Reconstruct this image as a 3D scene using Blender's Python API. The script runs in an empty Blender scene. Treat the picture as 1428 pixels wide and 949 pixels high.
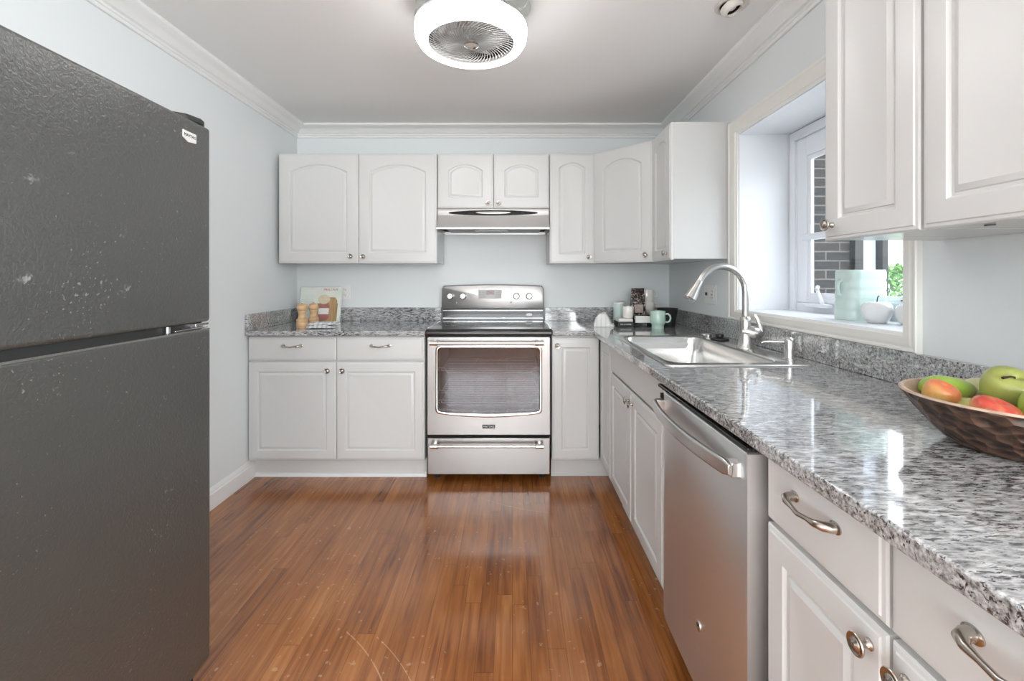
import bpy, bmesh, math, random
from mathutils import Vector, Matrix
PI = math.pi
random.seed(7)
SC = bpy.context.scene
COL = SC.collection

# ------------------------------------------------------------------ camera
CAMZ = 1.23
cd = bpy.data.cameras.new('camera'); cam = bpy.data.objects.new('camera', cd); COL.objects.link(cam)
cam.location = (0, 0, CAMZ); cam.rotation_euler = (PI/2, 0, 0)
cd.sensor_fit = 'HORIZONTAL'; cd.sensor_width = 36.0
cd.lens = 614.0/1428*36
cd.shift_x = (714-714.5)/1428
cd.shift_y = -(474.5-388)/1428
cd.clip_start = 0.02
SC.camera = cam
# ------------------------------------------------------------------ world, light, exposure
SC.view_settings.view_transform = 'Standard'
SC.view_settings.look = 'None'
SC.view_settings.gamma = 1.0
SC.view_settings.use_curve_mapping = False
SC.view_settings.exposure = 1.0
w = bpy.data.worlds.new('world'); SC.world = w; w.use_nodes = True
wn = w.node_tree.nodes; wn.clear()
wo = wn.new('ShaderNodeOutputWorld'); bg = wn.new('ShaderNodeBackground')
tc = wn.new('ShaderNodeTexCoord'); sp = wn.new('ShaderNodeSeparateXYZ'); rp = wn.new('ShaderNodeValToRGB')
rp.color_ramp.elements[0].position = 0.45; rp.color_ramp.elements[0].color = (0.55, 0.6, 0.6, 1)
rp.color_ramp.elements[1].position = 0.56; rp.color_ramp.elements[1].color = (0.88, 0.94, 1.0, 1)
mr = wn.new('ShaderNodeMath'); mr.operation = 'MULTIPLY_ADD'; mr.inputs[1].default_value = .5; mr.inputs[2].default_value = .5
wl = w.node_tree.links
wl.new(tc.outputs['Generated'], sp.inputs[0]); wl.new(sp.outputs['Z'], mr.inputs[0]); wl.new(mr.outputs[0], rp.inputs[0])
wl.new(rp.outputs[0], bg.inputs['Color']); wl.new(bg.outputs[0], wo.inputs[0])
bg.inputs['Strength'].default_value = 3.0

def area(name, loc, rot, sx, sy, power, color=(1, 1, 1)):
    l = bpy.data.lights.new(name, 'AREA'); l.shape = 'RECTANGLE'; l.size = sx; l.size_y = sy
    l.energy = power; l.color = color
    o = bpy.data.objects.new(name, l); COL.objects.link(o); o.location = loc; o.rotation_euler = rot
    return o
# daylight: the sky through the kitchen portal; area lamps added just inside the rear windows
def portal(name, loc, rot, sx, sy):
    o = area(name, loc, rot, sx, sy, 1); o.data.cycles.is_portal = True
portal('portal_kitchen', (1.53, 1.80, 1.50), (0, PI/2, 0), 0.85, 0.98)
area('daylight_rear', (-0.2, -2.97, 1.30), (PI/2, 0, 0), 2.1, 1.5, 31, (.96, .98, 1.0))
area('side_fill', (1.16, -1.35, 1.45), (0, PI/2, 0), 1.2, 1.8, 52, (.95, .975, 1.0))  # fill lamp added at the unseen side window to brighten the left wall
def bulb(name, loc, power, r=.05, color=(1, .96, .9)):
    l = bpy.data.lights.new(name, 'POINT'); l.energy = power; l.shadow_soft_size = r; l.color = color
    o = bpy.data.objects.new(name, l); COL.objects.link(o); o.location = loc
LAMP = (-0.166, 1.78)
XL, XR, YB, YF, ZC = -1.613, 1.175, 3.30, -3.0, 2.365
LAMP_STRENGTH = 7.5

# ------------------------------------------------------------------ materials
def new_mat(name):
    m = bpy.data.materials.new(name); m.use_nodes = True
    return m, m.node_tree, m.node_tree.nodes['Principled BSDF']
def N(nt, typ, **kw):
    n = nt.nodes.new(typ)
    for k, v in kw.items():
        if k.startswith('i_'): n.inputs[k[2:].replace('_', ' ')].default_value = v
        else: setattr(n, k, v)
    return n
def plain(name, col, rough=.5, metal=0, spec=.5, bump=0, bscale=200, coat=0, mottle=0, mscale=6):
    m, nt, b = new_mat(name); L = nt.links
    b.inputs['Base Color'].default_value = (*col, 1); b.inputs['Roughness'].default_value = rough
    b.inputs['Metallic'].default_value = metal; b.inputs['Specular IOR Level'].default_value = spec
    b.inputs['Coat Weight'].default_value = coat; b.inputs['Coat Roughness'].default_value = .05
    tcn = N(nt, 'ShaderNodeTexCoord')
    n = N(nt, 'ShaderNodeTexNoise'); n.inputs['Scale'].default_value = mscale; n.inputs['Detail'].default_value = 3
    L.new(tcn.outputs['Object'], n.inputs['Vector'])
    r = N(nt, 'ShaderNodeMapRange'); r.inputs['To Min'].default_value = rough*(1-.12); r.inputs['To Max'].default_value = min(1, rough*1.12)
    L.new(n.outputs['Fac'], r.inputs['Value']); L.new(r.outputs[0], b.inputs['Roughness'])
    if mottle:
        mx = N(nt, 'ShaderNodeMix', data_type='RGBA')
        mx.inputs['A'].default_value = (*[c*(1-mottle) for c in col], 1); mx.inputs['B'].default_value = (*[min(1, c*(1+mottle)) for c in col], 1)
        L.new(n.outputs['Fac'], mx.inputs['Factor']); L.new(mx.outputs['Result'], b.inputs['Base Color'])
    if bump:
        n2 = N(nt, 'ShaderNodeTexNoise'); n2.inputs['Scale'].default_value = bscale; n2.inputs['Detail'].default_value = 4
        L.new(tcn.outputs['Object'], n2.inputs['Vector'])
        bp = N(nt, 'ShaderNodeBump'); bp.inputs['Strength'].default_value = bump; bp.inputs['Distance'].default_value = .002
        L.new(n2.outputs['Fac'], bp.inputs['Height']); L.new(bp.outputs[0], b.inputs['Normal'])
    return m
def ramp(nt, pts):
    r = nt.nodes.new('ShaderNodeValToRGB'); e = r.color_ramp.elements
    while len(e) < len(pts): e.new(.5)
    for q, (p, c) in zip(e, pts):
        q.position = p; q.color = (*c, 1) if len(c) == 3 else c
    return r
M = {}
M['wall'] = plain('wall_paint', (.735, .765, .77), .55, bump=.04, bscale=90)
M['ceiling'] = plain('ceiling_paint', (.83, .83, .82), .7, bump=.04, bscale=120)
M['trimwhite'] = plain('trim_paint', (.80, .80, .79), .3)
M['cabinet'] = plain('cabinet_foil', (.635, .635, .625), .33)
M['cabinet_in'] = plain('cabinet_side', (.60, .60, .59), .22)
M['window_white'] = plain('window_vinyl', (.84, .86, .90), .35)
M['reveal'] = plain('reveal_paint', (.80, .82, .86), .5)
M['black'] = plain('black_enamel', (.012, .012, .013), .12, coat=.3)
M['blackmat'] = plain('black_plastic', (.02, .02, .02), .5)
M['void'] = plain('dark_gap', (.01, .01, .01), .9)
M['nickel'] = plain('brushed_nickel', (.50, .46, .42), .26, 1, mottle=.1, mscale=60)
M['steel_sat'] = plain('faucet_steel', (.60, .59, .57), .26, 1)
M['chrome'] = plain('polished_steel', (.8, .79, .78), .12, 1)
M['plate'] = plain('outlet_plastic', (.80, .80, .78), .35)
M['slot'] = plain('slot_dark', (.08, .08, .08), .6)
M['cream'] = plain('cream_ceramic', (.78, .75, .70), .2, coat=.3)
M['creamgrey'] = plain('grey_cream_ceramic', (.66, .62, .60), .35)
M['mint'] = plain('mint_ceramic', (.50, .68, .60), .25, coat=.3)
M['mintpale'] = plain('pale_mint_ceramic', (.62, .76, .72), .3, coat=.2)
M['whiteglaze'] = plain('white_glaze', (.86, .86, .85), .12, coat=.5)
M['stem'] = plain('dark_stem', (.05, .03, .02), .6)
M['paper'] = plain('paper', (.80, .79, .75), .7)
M['rubber'] = plain('rubber', (.015, .015, .017), .45)
M['redlabel'] = plain('red_print', (.45, .06, .05), .6)
M['silverprint'] = plain('silver_print', (.8, .8, .8), .4)
M['blackprint'] = plain('black_print', (.03, .03, .03), .5)
M['display'] = plain('display_glass', (.06, .012, .012), .1)
M['concrete'] = plain('concrete', (.55, .54, .51), .9, mottle=.15)

def mat_emit(name, col, strength):
    m = bpy.data.materials.new(name); m.use_nodes = True; nt = m.node_tree; nt.nodes.clear()
    e = N(nt, 'ShaderNodeEmission'); e.inputs[0].default_value = (*col, 1); e.inputs[1].default_value = strength
    o = N(nt, 'ShaderNodeOutputMaterial'); nt.links.new(e.outputs[0], o.inputs[0]); return m
M['lamp'] = mat_emit('lamp_diffuser', (.985, .99, 1), LAMP_STRENGTH)
M['led'] = mat_emit('lit_digits', (1, .2, .14), .35)

def mat_glass(name, tint, gl=.08, rough=.0):
    m = bpy.data.materials.new(name); m.use_nodes = True; nt = m.node_tree; nt.nodes.clear()
    t = N(nt, 'ShaderNodeBsdfTransparent'); t.inputs[0].default_value = (*tint, 1)
    g = N(nt, 'ShaderNodeBsdfGlossy'); g.inputs['Roughness'].default_value = rough
    fw = N(nt, 'ShaderNodeLayerWeight'); fw.inputs[0].default_value = .5
    f = N(nt, 'ShaderNodeMath', operation='POWER'); f.inputs[1].default_value = 4.5; nt.links.new(fw.outputs['Facing'], f.inputs[0])
    a = N(nt, 'ShaderNodeMath', operation='ADD'); a.inputs[1].default_value = gl+.03; a.use_clamp = True
    x = N(nt, 'ShaderNodeMixShader'); o = N(nt, 'ShaderNodeOutputMaterial'); L = nt.links
    L.new(f.outputs[0], a.inputs[0]); L.new(a.outputs[0], x.inputs[0]); L.new(t.outputs[0], x.inputs[1]); L.new(g.outputs[0], x.inputs[2]); L.new(x.outputs[0], o.inputs[0])
    return m
M['glass'] = mat_glass('window_glass', (.97, .98, .98), .0)
M['ovenglass'] = mat_glass('oven_glass', (.60, .57, .60), .05, .02)
M['bladeplastic'] = mat_glass('clear_blade_plastic', (.86, .87, .85), .06, .05)

def mat_steel(name, axis, base=(.60, .585, .57), rough=.27):
    # brushed steel, the brush lines running along axis (0 x, 1 y, 2 z)
    m, nt, b = new_mat(name); L = nt.links
    t = N(nt, 'ShaderNodeTexCoord'); mp = N(nt, 'ShaderNodeMapping')
    s = [150, 150, 150]; s[axis] = 3; mp.inputs['Scale'].default_value = s
    n = N(nt, 'ShaderNodeTexNoise'); n.inputs['Scale'].default_value = 1; n.inputs['Detail'].default_value = 2
    L.new(t.outputs['Object'], mp.inputs[0]); L.new(mp.outputs[0], n.inputs['Vector'])
    r = N(nt, 'ShaderNodeMapRange'); r.inputs['To Min'].default_value = rough-.008; r.inputs['To Max'].default_value = rough+.012
    L.new(n.outputs['Fac'], r.inputs['Value']); L.new(r.outputs[0], b.inputs['Roughness'])
    mx = N(nt, 'ShaderNodeMix', data_type='RGBA'); mx.inputs['A'].default_value = (*[c*.985 for c in base], 1); mx.inputs['B'].default_value = (*[c*1.015 for c in base], 1)
    L.new(n.outputs['Fac'], mx.inputs['Factor']); L.new(mx.outputs['Result'], b.inputs['Base Color'])
    b.inputs['Metallic'].default_value = 1
    return m
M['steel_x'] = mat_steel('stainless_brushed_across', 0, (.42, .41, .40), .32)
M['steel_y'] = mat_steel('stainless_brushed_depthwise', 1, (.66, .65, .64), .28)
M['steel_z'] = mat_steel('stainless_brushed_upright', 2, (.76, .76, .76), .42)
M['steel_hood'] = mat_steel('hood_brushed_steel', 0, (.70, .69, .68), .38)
M['sinksteel'] = mat_steel('sink_steel', 0, (.70, .69, .67), .22)

def mat_granite():
    m, nt, b = new_mat('granite'); L = nt.links
    t = N(nt, 'ShaderNodeTexCoord'); mp = N(nt, 'ShaderNodeMapping')
    mp.inputs['Rotation'].default_value = (0, math.radians(-43), math.radians(31.3))
    mp.inputs['Scale'].default_value = (0.28, 1, 1)
    L.new(t.outputs['Object'], mp.inputs[0])
    def noise(sc, det, ro=.6, src=mp, dist=0):
        n = N(nt, 'ShaderNodeTexNoise'); n.inputs['Scale'].default_value = sc; n.inputs['Detail'].default_value = det; n.inputs['Roughness'].default_value = ro
        n.inputs['Distortion'].default_value = dist
        L.new(src.outputs[0], n.inputs['Vector']); return n
    n1 = noise(115, 4, .65); n2 = noise(260, 3, .6); n3 = noise(9, 3, .5, dist=.6); n4 = noise(185, 5, .7, dist=.4)
    r1 = ramp(nt, [(.34, (.13, .13, .135)), (.44, (.33, .33, .33)), (.57, (.55, .55, .555)), (.72, (.72, .72, .73))]); L.new(n1.outputs['Fac'], r1.inputs[0])
    r2 = ramp(nt, [(.36, (.55, .55, .55)), (.56, (1.0, 1.0, 1.0))]); L.new(n2.outputs['Fac'], r2.inputs[0])
    mu = N(nt, 'ShaderNodeMix', data_type='RGBA', blend_type='MULTIPLY'); mu.inputs['Factor'].default_value = .8
    L.new(r1.outputs[0], mu.inputs['A']); L.new(r2.outputs[0], mu.inputs['B'])
    # black flecks, thicker where the large noise is low
    ad = N(nt, 'ShaderNodeMath', operation='MULTIPLY_ADD'); ad.inputs[1].default_value = .35
    L.new(n3.outputs['Fac'], ad.inputs[0]); L.new(n4.outputs['Fac'], ad.inputs[2])
    r3 = ramp(nt, [(.565, (1, 1, 1)), (.61, (0, 0, 0))]); L.new(ad.outputs[0], r3.inputs[0])
    mk = N(nt, 'ShaderNodeMix', data_type='RGBA'); mk.inputs['B'].default_value = (.035, .033, .038, 1)
    L.new(r3.outputs[0], mk.inputs['Factor']); L.new(mu.outputs['Result'], mk.inputs['A'])
    L.new(mk.outputs['Result'], b.inputs['Base Color'])
    b.inputs['Roughness'].default_value = .09; b.inputs['Specular IOR Level'].default_value = .75
    b.inputs['Coat Weight'].default_value = .6; b.inputs['Coat Roughness'].default_value = .03; b.inputs['Coat IOR'].default_value = 1.6
    return m
M['granite'] = mat_granite()

def mat_floor():
    m, nt, b = new_mat('oak_strip_floor'); L = nt.links
    t = N(nt, 'ShaderNodeTexCoord'); s = N(nt, 'ShaderNodeSeparateXYZ'); L.new(t.outputs['Object'], s.inputs[0])
    def mth(op, a, bb=None, c=None):
        n = N(nt, 'ShaderNodeMath', operation=op)
        for i, v in enumerate((a, bb, c)):
            if v is None: continue
            if isinstance(v, (int, float)): n.inputs[i].default_value = v
            else: L.new(v, n.inputs[i])
        return n.outputs[0]
    W = .0595
    u = mth('DIVIDE', s.outputs['X'], W); col = mth('FLOOR', u); fu = mth('FRACT', u)
    wn1 = N(nt, 'ShaderNodeTexWhiteNoise', noise_dimensions='1D'); L.new(col, wn1.inputs['W'])
    v = mth('ADD', mth('DIVIDE', s.outputs['Y'], .95), mth('MULTIPLY', wn1.outputs['Value'], 7.3)); row = mth('FLOOR', v); fv = mth('FRACT', v)
    cx = N(nt, 'ShaderNodeCombineXYZ'); L.new(col, cx.inputs[0]); L.new(row, cx.inputs[1])
    wn2 = N(nt, 'ShaderNodeTexWhiteNoise', noise_dimensions='3D'); L.new(cx.outputs[0], wn2.inputs['Vector'])
    # grain, stretched along the strip and shifted per strip
    off = N(nt, 'ShaderNodeCombineXYZ'); L.new(mth('MULTIPLY', wn2.outputs['Value'], 31.0), off.inputs[2]); 
    va = N(nt, 'ShaderNodeVectorMath', operation='ADD'); L.new(t.outputs['Object'], va.inputs[0]); L.new(off.outputs[0], va.inputs[1])
    mp = N(nt, 'ShaderNodeMapping'); mp.inputs['Scale'].default_value = (58, 3.4, 1); L.new(va.outputs[0], mp.inputs[0])
    g = N(nt, 'ShaderNodeTexNoise'); g.inputs['Scale'].default_value = 1; g.inputs['Detail'].default_value = 5; g.inputs['Distortion'].default_value = .7; L.new(mp.outputs[0], g.inputs['Vector'])
    big = N(nt, 'ShaderNodeTexNoise'); big.inputs['Scale'].default_value = 2.2; big.inputs['Detail'].default_value = 3; L.new(t.outputs['Object'], big.inputs['Vector'])
    f = mth('ADD', mth('MULTIPLY', wn2.outputs['Value'], .16), mth('MULTIPLY', g.outputs['Fac'], .60))
    f = mth('ADD', f, mth('MULTIPLY', big.outputs['Fac'], .34))
    r = ramp(nt, [(.34, (.13, .038, .009)), (.47, (.25, .080, .018)), (.62, (.36, .130, .032)), (.78, (.48, .20, .060))]); L.new(f, r.inputs[0])
    # seams
    e1 = mth('LESS_THAN', mth('MINIMUM', fu, mth('SUBTRACT', 1.0, fu)), .016)
    e2 = mth('LESS_THAN', mth('MINIMUM', fv, mth('SUBTRACT', 1.0, fv)), .0014)
    seam = mth('MAXIMUM', e1, e2)
    mx = N(nt, 'ShaderNodeMix', data_type='RGBA'); mx.inputs['B'].default_value = (.05, .018, .008, 1)
    L.new(mth('MULTIPLY', seam, .5), mx.inputs['Factor']); L.new(r.outputs[0], mx.inputs['A'])
    # worn pale specks and scratches near the range
    sn = N(nt, 'ShaderNodeTexNoise'); sn.inputs['Scale'].default_value = 38; sn.inputs['Detail'].default_value = 3; L.new(t.outputs['Object'], sn.inputs['Vector'])
    sb = N(nt, 'ShaderNodeTexNoise'); sb.inputs['Scale'].default_value = 1.9; sb.inputs['Detail'].default_value = 1; L.new(t.outputs['Object'], sb.inputs['Vector'])
    wear = mth('MULTIPLY', mth('GREATER_THAN', sn.outputs['Fac'], .668), mth('GREATER_THAN', sb.outputs['Fac'], .50))
    def arc(cx_, cy_, rad, wd, a0, a1):
        dx = mth('SUBTRACT', s.outputs['X'], cx_); dy = mth('SUBTRACT', s.outputs['Y'], cy_)
        d = mth('SQRT', mth('ADD', mth('MULTIPLY', dx, dx), mth('MULTIPLY', dy, dy)))
        on = mth('LESS_THAN', mth('ABSOLUTE', mth('SUBTRACT', d, rad)), wd)
        an = mth('ARCTAN2', dy, dx)
        return mth('MULTIPLY', on, mth('MULTIPLY', mth('GREATER_THAN', an, a0), mth('LESS_THAN', an, a1)))
    sc_ = mth('MAXIMUM', arc(-1.0, .95, .72, .0022, .15, .95), arc(-.95, .90, .78, .0014, .25, .9))
    sc_ = mth('MAXIMUM', sc_, arc(.35, 3.2, .9, .002, -2.2, -1.75))
    sc_ = mth('MULTIPLY', sc_, mth('GREATER_THAN', g.outputs['Fac'], .42))
    mark = mth('MINIMUM', 1.0, mth('ADD', mth('MULTIPLY', wear, .45), mth('MULTIPLY', sc_, .55)))
    mx2 = N(nt, 'ShaderNodeMix', data_type='RGBA'); mx2.inputs['B'].default_value = (.62, .36, .19, 1)
    L.new(mark, mx2.inputs['Factor']); L.new(mx.outputs['Result'], mx2.inputs['A'])
    L.new(mx2.outputs['Result'], b.inputs['Base Color'])
    rr = N(nt, 'ShaderNodeMapRange'); rr.inputs['To Min'].default_value = .13; rr.inputs['To Max'].default_value = .30; L.new(big.outputs['Fac'], rr.inputs['Value'])
    L.new(rr.outputs[0], b.inputs['Roughness']); b.inputs['Specular IOR Level'].default_value = .6
    b.inputs['Coat Weight'].default_value = .5; b.inputs['Coat Roughness'].default_value = .12
    h = mth('SUBTRACT', mth('MULTIPLY', g.outputs['Fac'], .12), seam)
    bp = N(nt, 'ShaderNodeBump'); bp.inputs['Strength'].default_value = .25; bp.inputs['Distance'].default_value = .001
    L.new(h, bp.inputs['Height']); L.new(bp.outputs[0], b.inputs['Normal'])
    return m
M['floor'] = mat_floor()

def mat_fridge():
    m, nt, b = new_mat('pebbled_black_steel'); L = nt.links
    t = N(nt, 'ShaderNodeTexCoord')
    v = N(nt, 'ShaderNodeTexNoise'); v.inputs['Scale'].default_value = 120; v.inputs['Detail'].default_value = 3; v.inputs['Distortion'].default_value = 1.2
    L.new(t.outputs['Object'], v.inputs['Vector'])
    bp = N(nt, 'ShaderNodeBump'); bp.inputs['Strength'].default_value = .75; bp.inputs['Distance'].default_value = .0018
    L.new(v.outputs['Fac'], bp.inputs['Height']); L.new(bp.outputs[0], b.inputs['Normal'])
    # chalky scuffs
    mp = N(nt, 'ShaderNodeMapping'); mp.inputs['Scale'].default_value = (9, 22, 9); L.new(t.outputs['Object'], mp.inputs[0])
    n = N(nt, 'ShaderNodeTexNoise'); n.inputs['Scale'].default_value = 1.6; n.inputs['Detail'].default_value = 7; n.inputs['Roughness'].default_value = .72
    L.new(mp.outputs[0], n.inputs['Vector'])
    r = ramp(nt, [(.635, (0, 0, 0)), (.70, (.6, .6, .6))]); L.new(n.outputs['Fac'], r.inputs[0])
    n5 = N(nt, 'ShaderNodeTexNoise'); n5.inputs['Scale'].default_value = 120; n5.inputs['Detail'].default_value = 2; L.new(t.outputs['Object'], n5.inputs['Vector'])
    n6 = N(nt, 'ShaderNodeTexNoise'); n6.inputs['Scale'].default_value = 3.5; n6.inputs['Detail'].default_value = 1; L.new(t.outputs['Object'], n6.inputs['Vector'])
    ml = N(nt, 'ShaderNodeMath', operation='MULTIPLY_ADD'); ml.inputs[1].default_value = .5; L.new(n6.outputs['Fac'], ml.inputs[0]); L.new(n5.outputs['Fac'], ml.inputs[2])
    r5 = ramp(nt, [(1.0, (0, 0, 0)), (1.0, (0, 0, 0))]); r5.color_ramp.elements[0].position = .975; r5.color_ramp.elements[1].position = 1.0; r5.color_ramp.elements[1].color = (.45, .45, .45, 1); L.new(ml.outputs[0], r5.inputs[0])
    mxm = N(nt, 'ShaderNodeMath', operation='MAXIMUM'); L.new(r.outputs[0], mxm.inputs[0]); L.new(r5.outputs[0], mxm.inputs[1])
    mx = N(nt, 'ShaderNodeMix', data_type='RGBA'); mx.inputs['A'].default_value = (.050, .051, .047, 1); mx.inputs['B'].default_value = (.42, .42, .41, 1)
    L.new(mxm.outputs[0], mx.inputs['Factor']); L.new(mx.outputs['Result'], b.inputs['Base Color'])
    b.inputs['Roughness'].default_value = .30; b.inputs['Specular IOR Level'].default_value = 1.0
    b.inputs['Coat Weight'].default_value = .35; b.inputs['Coat Roughness'].default_value = .2
    return m
M['fridge'] = mat_fridge()

def mat_wood(name, c0, c1, sc=(6, 6, 60), rough=.45):
    m, nt, b = new_mat(name); L = nt.links
    t = N(nt, 'ShaderNodeTexCoord'); mp = N(nt, 'ShaderNodeMapping'); mp.inputs['Scale'].default_value = sc; L.new(t.outputs['Object'], mp.inputs[0])
    n = N(nt, 'ShaderNodeTexNoise'); n.inputs['Scale'].default_value = 2; n.inputs['Detail'].default_value = 5; L.new(mp.outputs[0], n.inputs['Vector'])
    r = ramp(nt, [(.3, c0), (.7, c1)]); L.new(n.outputs['Fac'], r.inputs[0]); L.new(r.outputs[0], b.inputs['Base Color'])
    b.inputs['Roughness'].default_value = rough
    return m
M['millwood'] = mat_wood('turned_beech', (.55, .34, .17), (.74, .52, .31))
M['bowlrim'] = mat_wood('pale_bowl_wood', (.42, .29, .21), (.58, .43, .33), (20, 20, 20))
M['bowlwood'] = mat_wood('dark_bowl_wood', (.045, .022, .014), (.15, .075, .045), (14, 14, 30), .32)

def mat_fruit(name, base, blush=None, amount=.5, sc=9, axis='Z', stripes=False):
    m, nt, b = new_mat(name); L = nt.links
    t = N(nt, 'ShaderNodeTexCoord')
    n = N(nt, 'ShaderNodeTexNoise'); n.inputs['Scale'].default_value = sc*2; n.inputs['Detail'].default_value = 4; L.new(t.outputs['Object'], n.inputs['Vector'])
    mx = N(nt, 'ShaderNodeMix', data_type='RGBA'); mx.inputs['A'].default_value = (*[c*.86 for c in base], 1); mx.inputs['B'].default_value = (*[min(1, c*1.12) for c in base], 1)
    L.new(n.outputs['Fac'], mx.inputs['Factor']); out = mx.outputs['Result']
    sp_ = N(nt, 'ShaderNodeTexNoise'); sp_.inputs['Scale'].default_value = 330; sp_.inputs['Detail'].default_value = 1; L.new(t.outputs['Object'], sp_.inputs['Vector'])
    rs = ramp(nt, [(.66, (0, 0, 0)), (.70, (.5, .5, .5))]); L.new(sp_.outputs['Fac'], rs.inputs[0])
    m3 = N(nt, 'ShaderNodeMix', data_type='RGBA'); m3.inputs['B'].default_value = (base[0]*.6, base[1]*.45, base[2]*.4, 1)
    L.new(rs.outputs[0], m3.inputs['Factor']); L.new(out, m3.inputs['A']); out = m3.outputs['Result']
    if blush:
        mp = N(nt, 'ShaderNodeMapping'); mp.inputs['Scale'].default_value = (60, 60, 7) if stripes else (16, 16, 16); L.new(t.outputs['Object'], mp.inputs[0])
        n2 = N(nt, 'ShaderNodeTexNoise'); n2.inputs['Scale'].default_value = 1; n2.inputs['Detail'].default_value = 3; L.new(mp.outputs[0], n2.inputs['Vector'])
        s = N(nt, 'ShaderNodeSeparateXYZ'); L.new(t.outputs['Object'], s.inputs[0])
        a = N(nt, 'ShaderNodeMath', operation='MULTIPLY_ADD'); a.inputs[1].default_value = 14; L.new(s.outputs[axis], a.inputs[0]); L.new(n2.outputs['Fac'], a.inputs[2])
        r = ramp(nt, [(amount-.12, (0, 0, 0)), (amount+.22, (1, 1, 1))]); L.new(a.outputs[0], r.inputs[0])
        m2 = N(nt, 'ShaderNodeMix', data_type='RGBA'); m2.inputs['B'].default_value = (*blush, 1); L.new(r.outputs[0], m2.inputs['Factor']); L.new(out, m2.inputs['A']); out = m2.outputs['Result']
    L.new(out, b.inputs['Base Color']); b.inputs['Roughness'].default_value = .3; b.inputs['Coat Weight'].default_value = .2; b.inputs['Coat Roughness'].default_value = .15
    return m
M['pear'] = mat_fruit('green_pear_skin', (.33, .48, .07))
M['pearpale'] = mat_fruit('yellow_green_pear_skin', (.50, .50, .17))
M['peargreen'] = mat_fruit('olive_green_apple_skin', (.38, .42, .11))
M['redapple'] = mat_fruit('red_striped_apple_skin', (.74, .50, .20), (.62, .08, .05), .55, stripes=True)
M['orangeapple'] = mat_fruit('orange_blushed_apple_skin', (.62, .42, .13), (.72, .16, .07), .62)
M['palefruit'] = mat_fruit('pale_yellow_pear_skin', (.66, .63, .36))

def mat_brick():
    m, nt, b = new_mat('dark_brick'); L = nt.links
    t = N(nt, 'ShaderNodeTexCoord'); mp = N(nt, 'ShaderNodeMapping'); mp.inputs['Rotation'].default_value = (-PI/2, 0, 0); L.new(t.outputs['Object'], mp.inputs[0])
    mp.inputs['Location'].default_value = (.02, 0, 0)
    k = N(nt, 'ShaderNodeTexBrick'); k.inputs['Scale'].default_value = 1; k.inputs['Brick Width'].default_value = .203; k.inputs['Row Height'].default_value = .068
    k.inputs['Mortar Size'].default_value = .005; k.inputs['Mortar'].default_value = (.12, .11, .10, 1)
    k.inputs['Color1'].default_value = (.026, .021, .018, 1); k.inputs['Color2'].default_value = (.012, .012, .013, 1)
    L.new(mp.outputs[0], k.inputs['Vector'])
    n = N(nt, 'ShaderNodeTexNoise'); n.inputs['Scale'].default_value = 30; n.inputs['Detail'].default_value = 4; L.new(t.outputs['Object'], n.inputs['Vector'])
    mx = N(nt, 'ShaderNodeMix', data_type='RGBA', blend_type='MULTIPLY'); mx.inputs['Factor'].default_value = .6
    r = ramp(nt, [(.3, (.5, .5, .5)), (.7, (1, 1, 1))]); L.new(n.outputs['Fac'], r.inputs[0])
    L.new(k.outputs['Color'], mx.inputs['A']); L.new(r.outputs[0], mx.inputs['B']); L.new(mx.outputs['Result'], b.inputs['Base Color']); b.inputs['Roughness'].default_value = .9
    return m
M['brick'] = mat_brick()
M['leaf'] = plain('bush_leaf', (.10, .22, .05), .6, mottle=.4, mscale=20)

def mat_book():
    # cover: pale mint board, picture area lower right (board, jar)
    m, nt, b = new_mat('cookbook_cover'); L = nt.links
    t = N(nt, 'ShaderNodeTexCoord'); n = N(nt, 'ShaderNodeTexNoise'); n.inputs['Scale'].default_value = 14; L.new(t.outputs['Object'], n.inputs['Vector'])
    r = ramp(nt, [(.35, (.70, .76, .68)), (.65, (.80, .80, .74))]); L.new(n.outputs['Fac'], r.inputs[0]); L.new(r.outputs[0], b.inputs['Base Color']); b.inputs['Roughness'].default_value = .45
    return m
M['bookcover'] = mat_book()
M['photo_brown'] = mat_wood('cover_print_brown', (.38, .22, .10), (.58, .40, .20), (30, 3, 3))
M['photo_green'] = plain('cover_print_green', (.22, .24, .08), .5, mottle=.4, mscale=60)
M['photo_red'] = plain('cover_print_red', (.40, .16, .13), .5, mottle=.3, mscale=60)
M['photo_cream'] = plain('cover_print_cream', (.72, .62, .45), .5, mottle=.2, mscale=60)
def mat_cloth(name, c, stripe):
    m, nt, b = new_mat(name); L = nt.links
    t = N(nt, 'ShaderNodeTexCoord'); wv = N(nt, 'ShaderNodeTexWave'); wv.inputs['Scale'].default_value = 11; wv.inputs['Distortion'].default_value = 1.2; L.new(t.outputs['Object'], wv.inputs['Vector'])
    r = ramp(nt, [(.55, c), (.8, stripe)]); L.new(wv.outputs['Fac'], r.inputs[0]); L.new(r.outputs[0], b.inputs['Base Color']); b.inputs['Roughness'].default_value = .9
    return m
M['cloth'] = mat_cloth('striped_cloth', (.80, .79, .76), (.70, .70, .67))
M['cloth2'] = mat_cloth('blue_grey_striped_cloth', (.78, .78, .77), (.55, .57, .60))
def mat_bag():
    m, nt, b = new_mat('patterned_foil_bag'); L = nt.links
    t = N(nt, 'ShaderNodeTexCoord'); n = N(nt, 'ShaderNodeTexNoise'); n.inputs['Scale'].default_value = 42; n.inputs['Detail'].default_value = 4; n.inputs['Distortion'].default_value = 2.0; L.new(t.outputs['Object'], n.inputs['Vector'])
    r = ramp(nt, [(.50, (.015, .012, .012)), (.56, (.12, .08, .07)), (.66, (.62, .54, .50))]); L.new(n.outputs['Fac'], r.inputs[0]); L.new(r.outputs[0], b.inputs['Base Color']); b.inputs['Roughness'].default_value = .3
    return m
M['bag'] = mat_bag()

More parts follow.
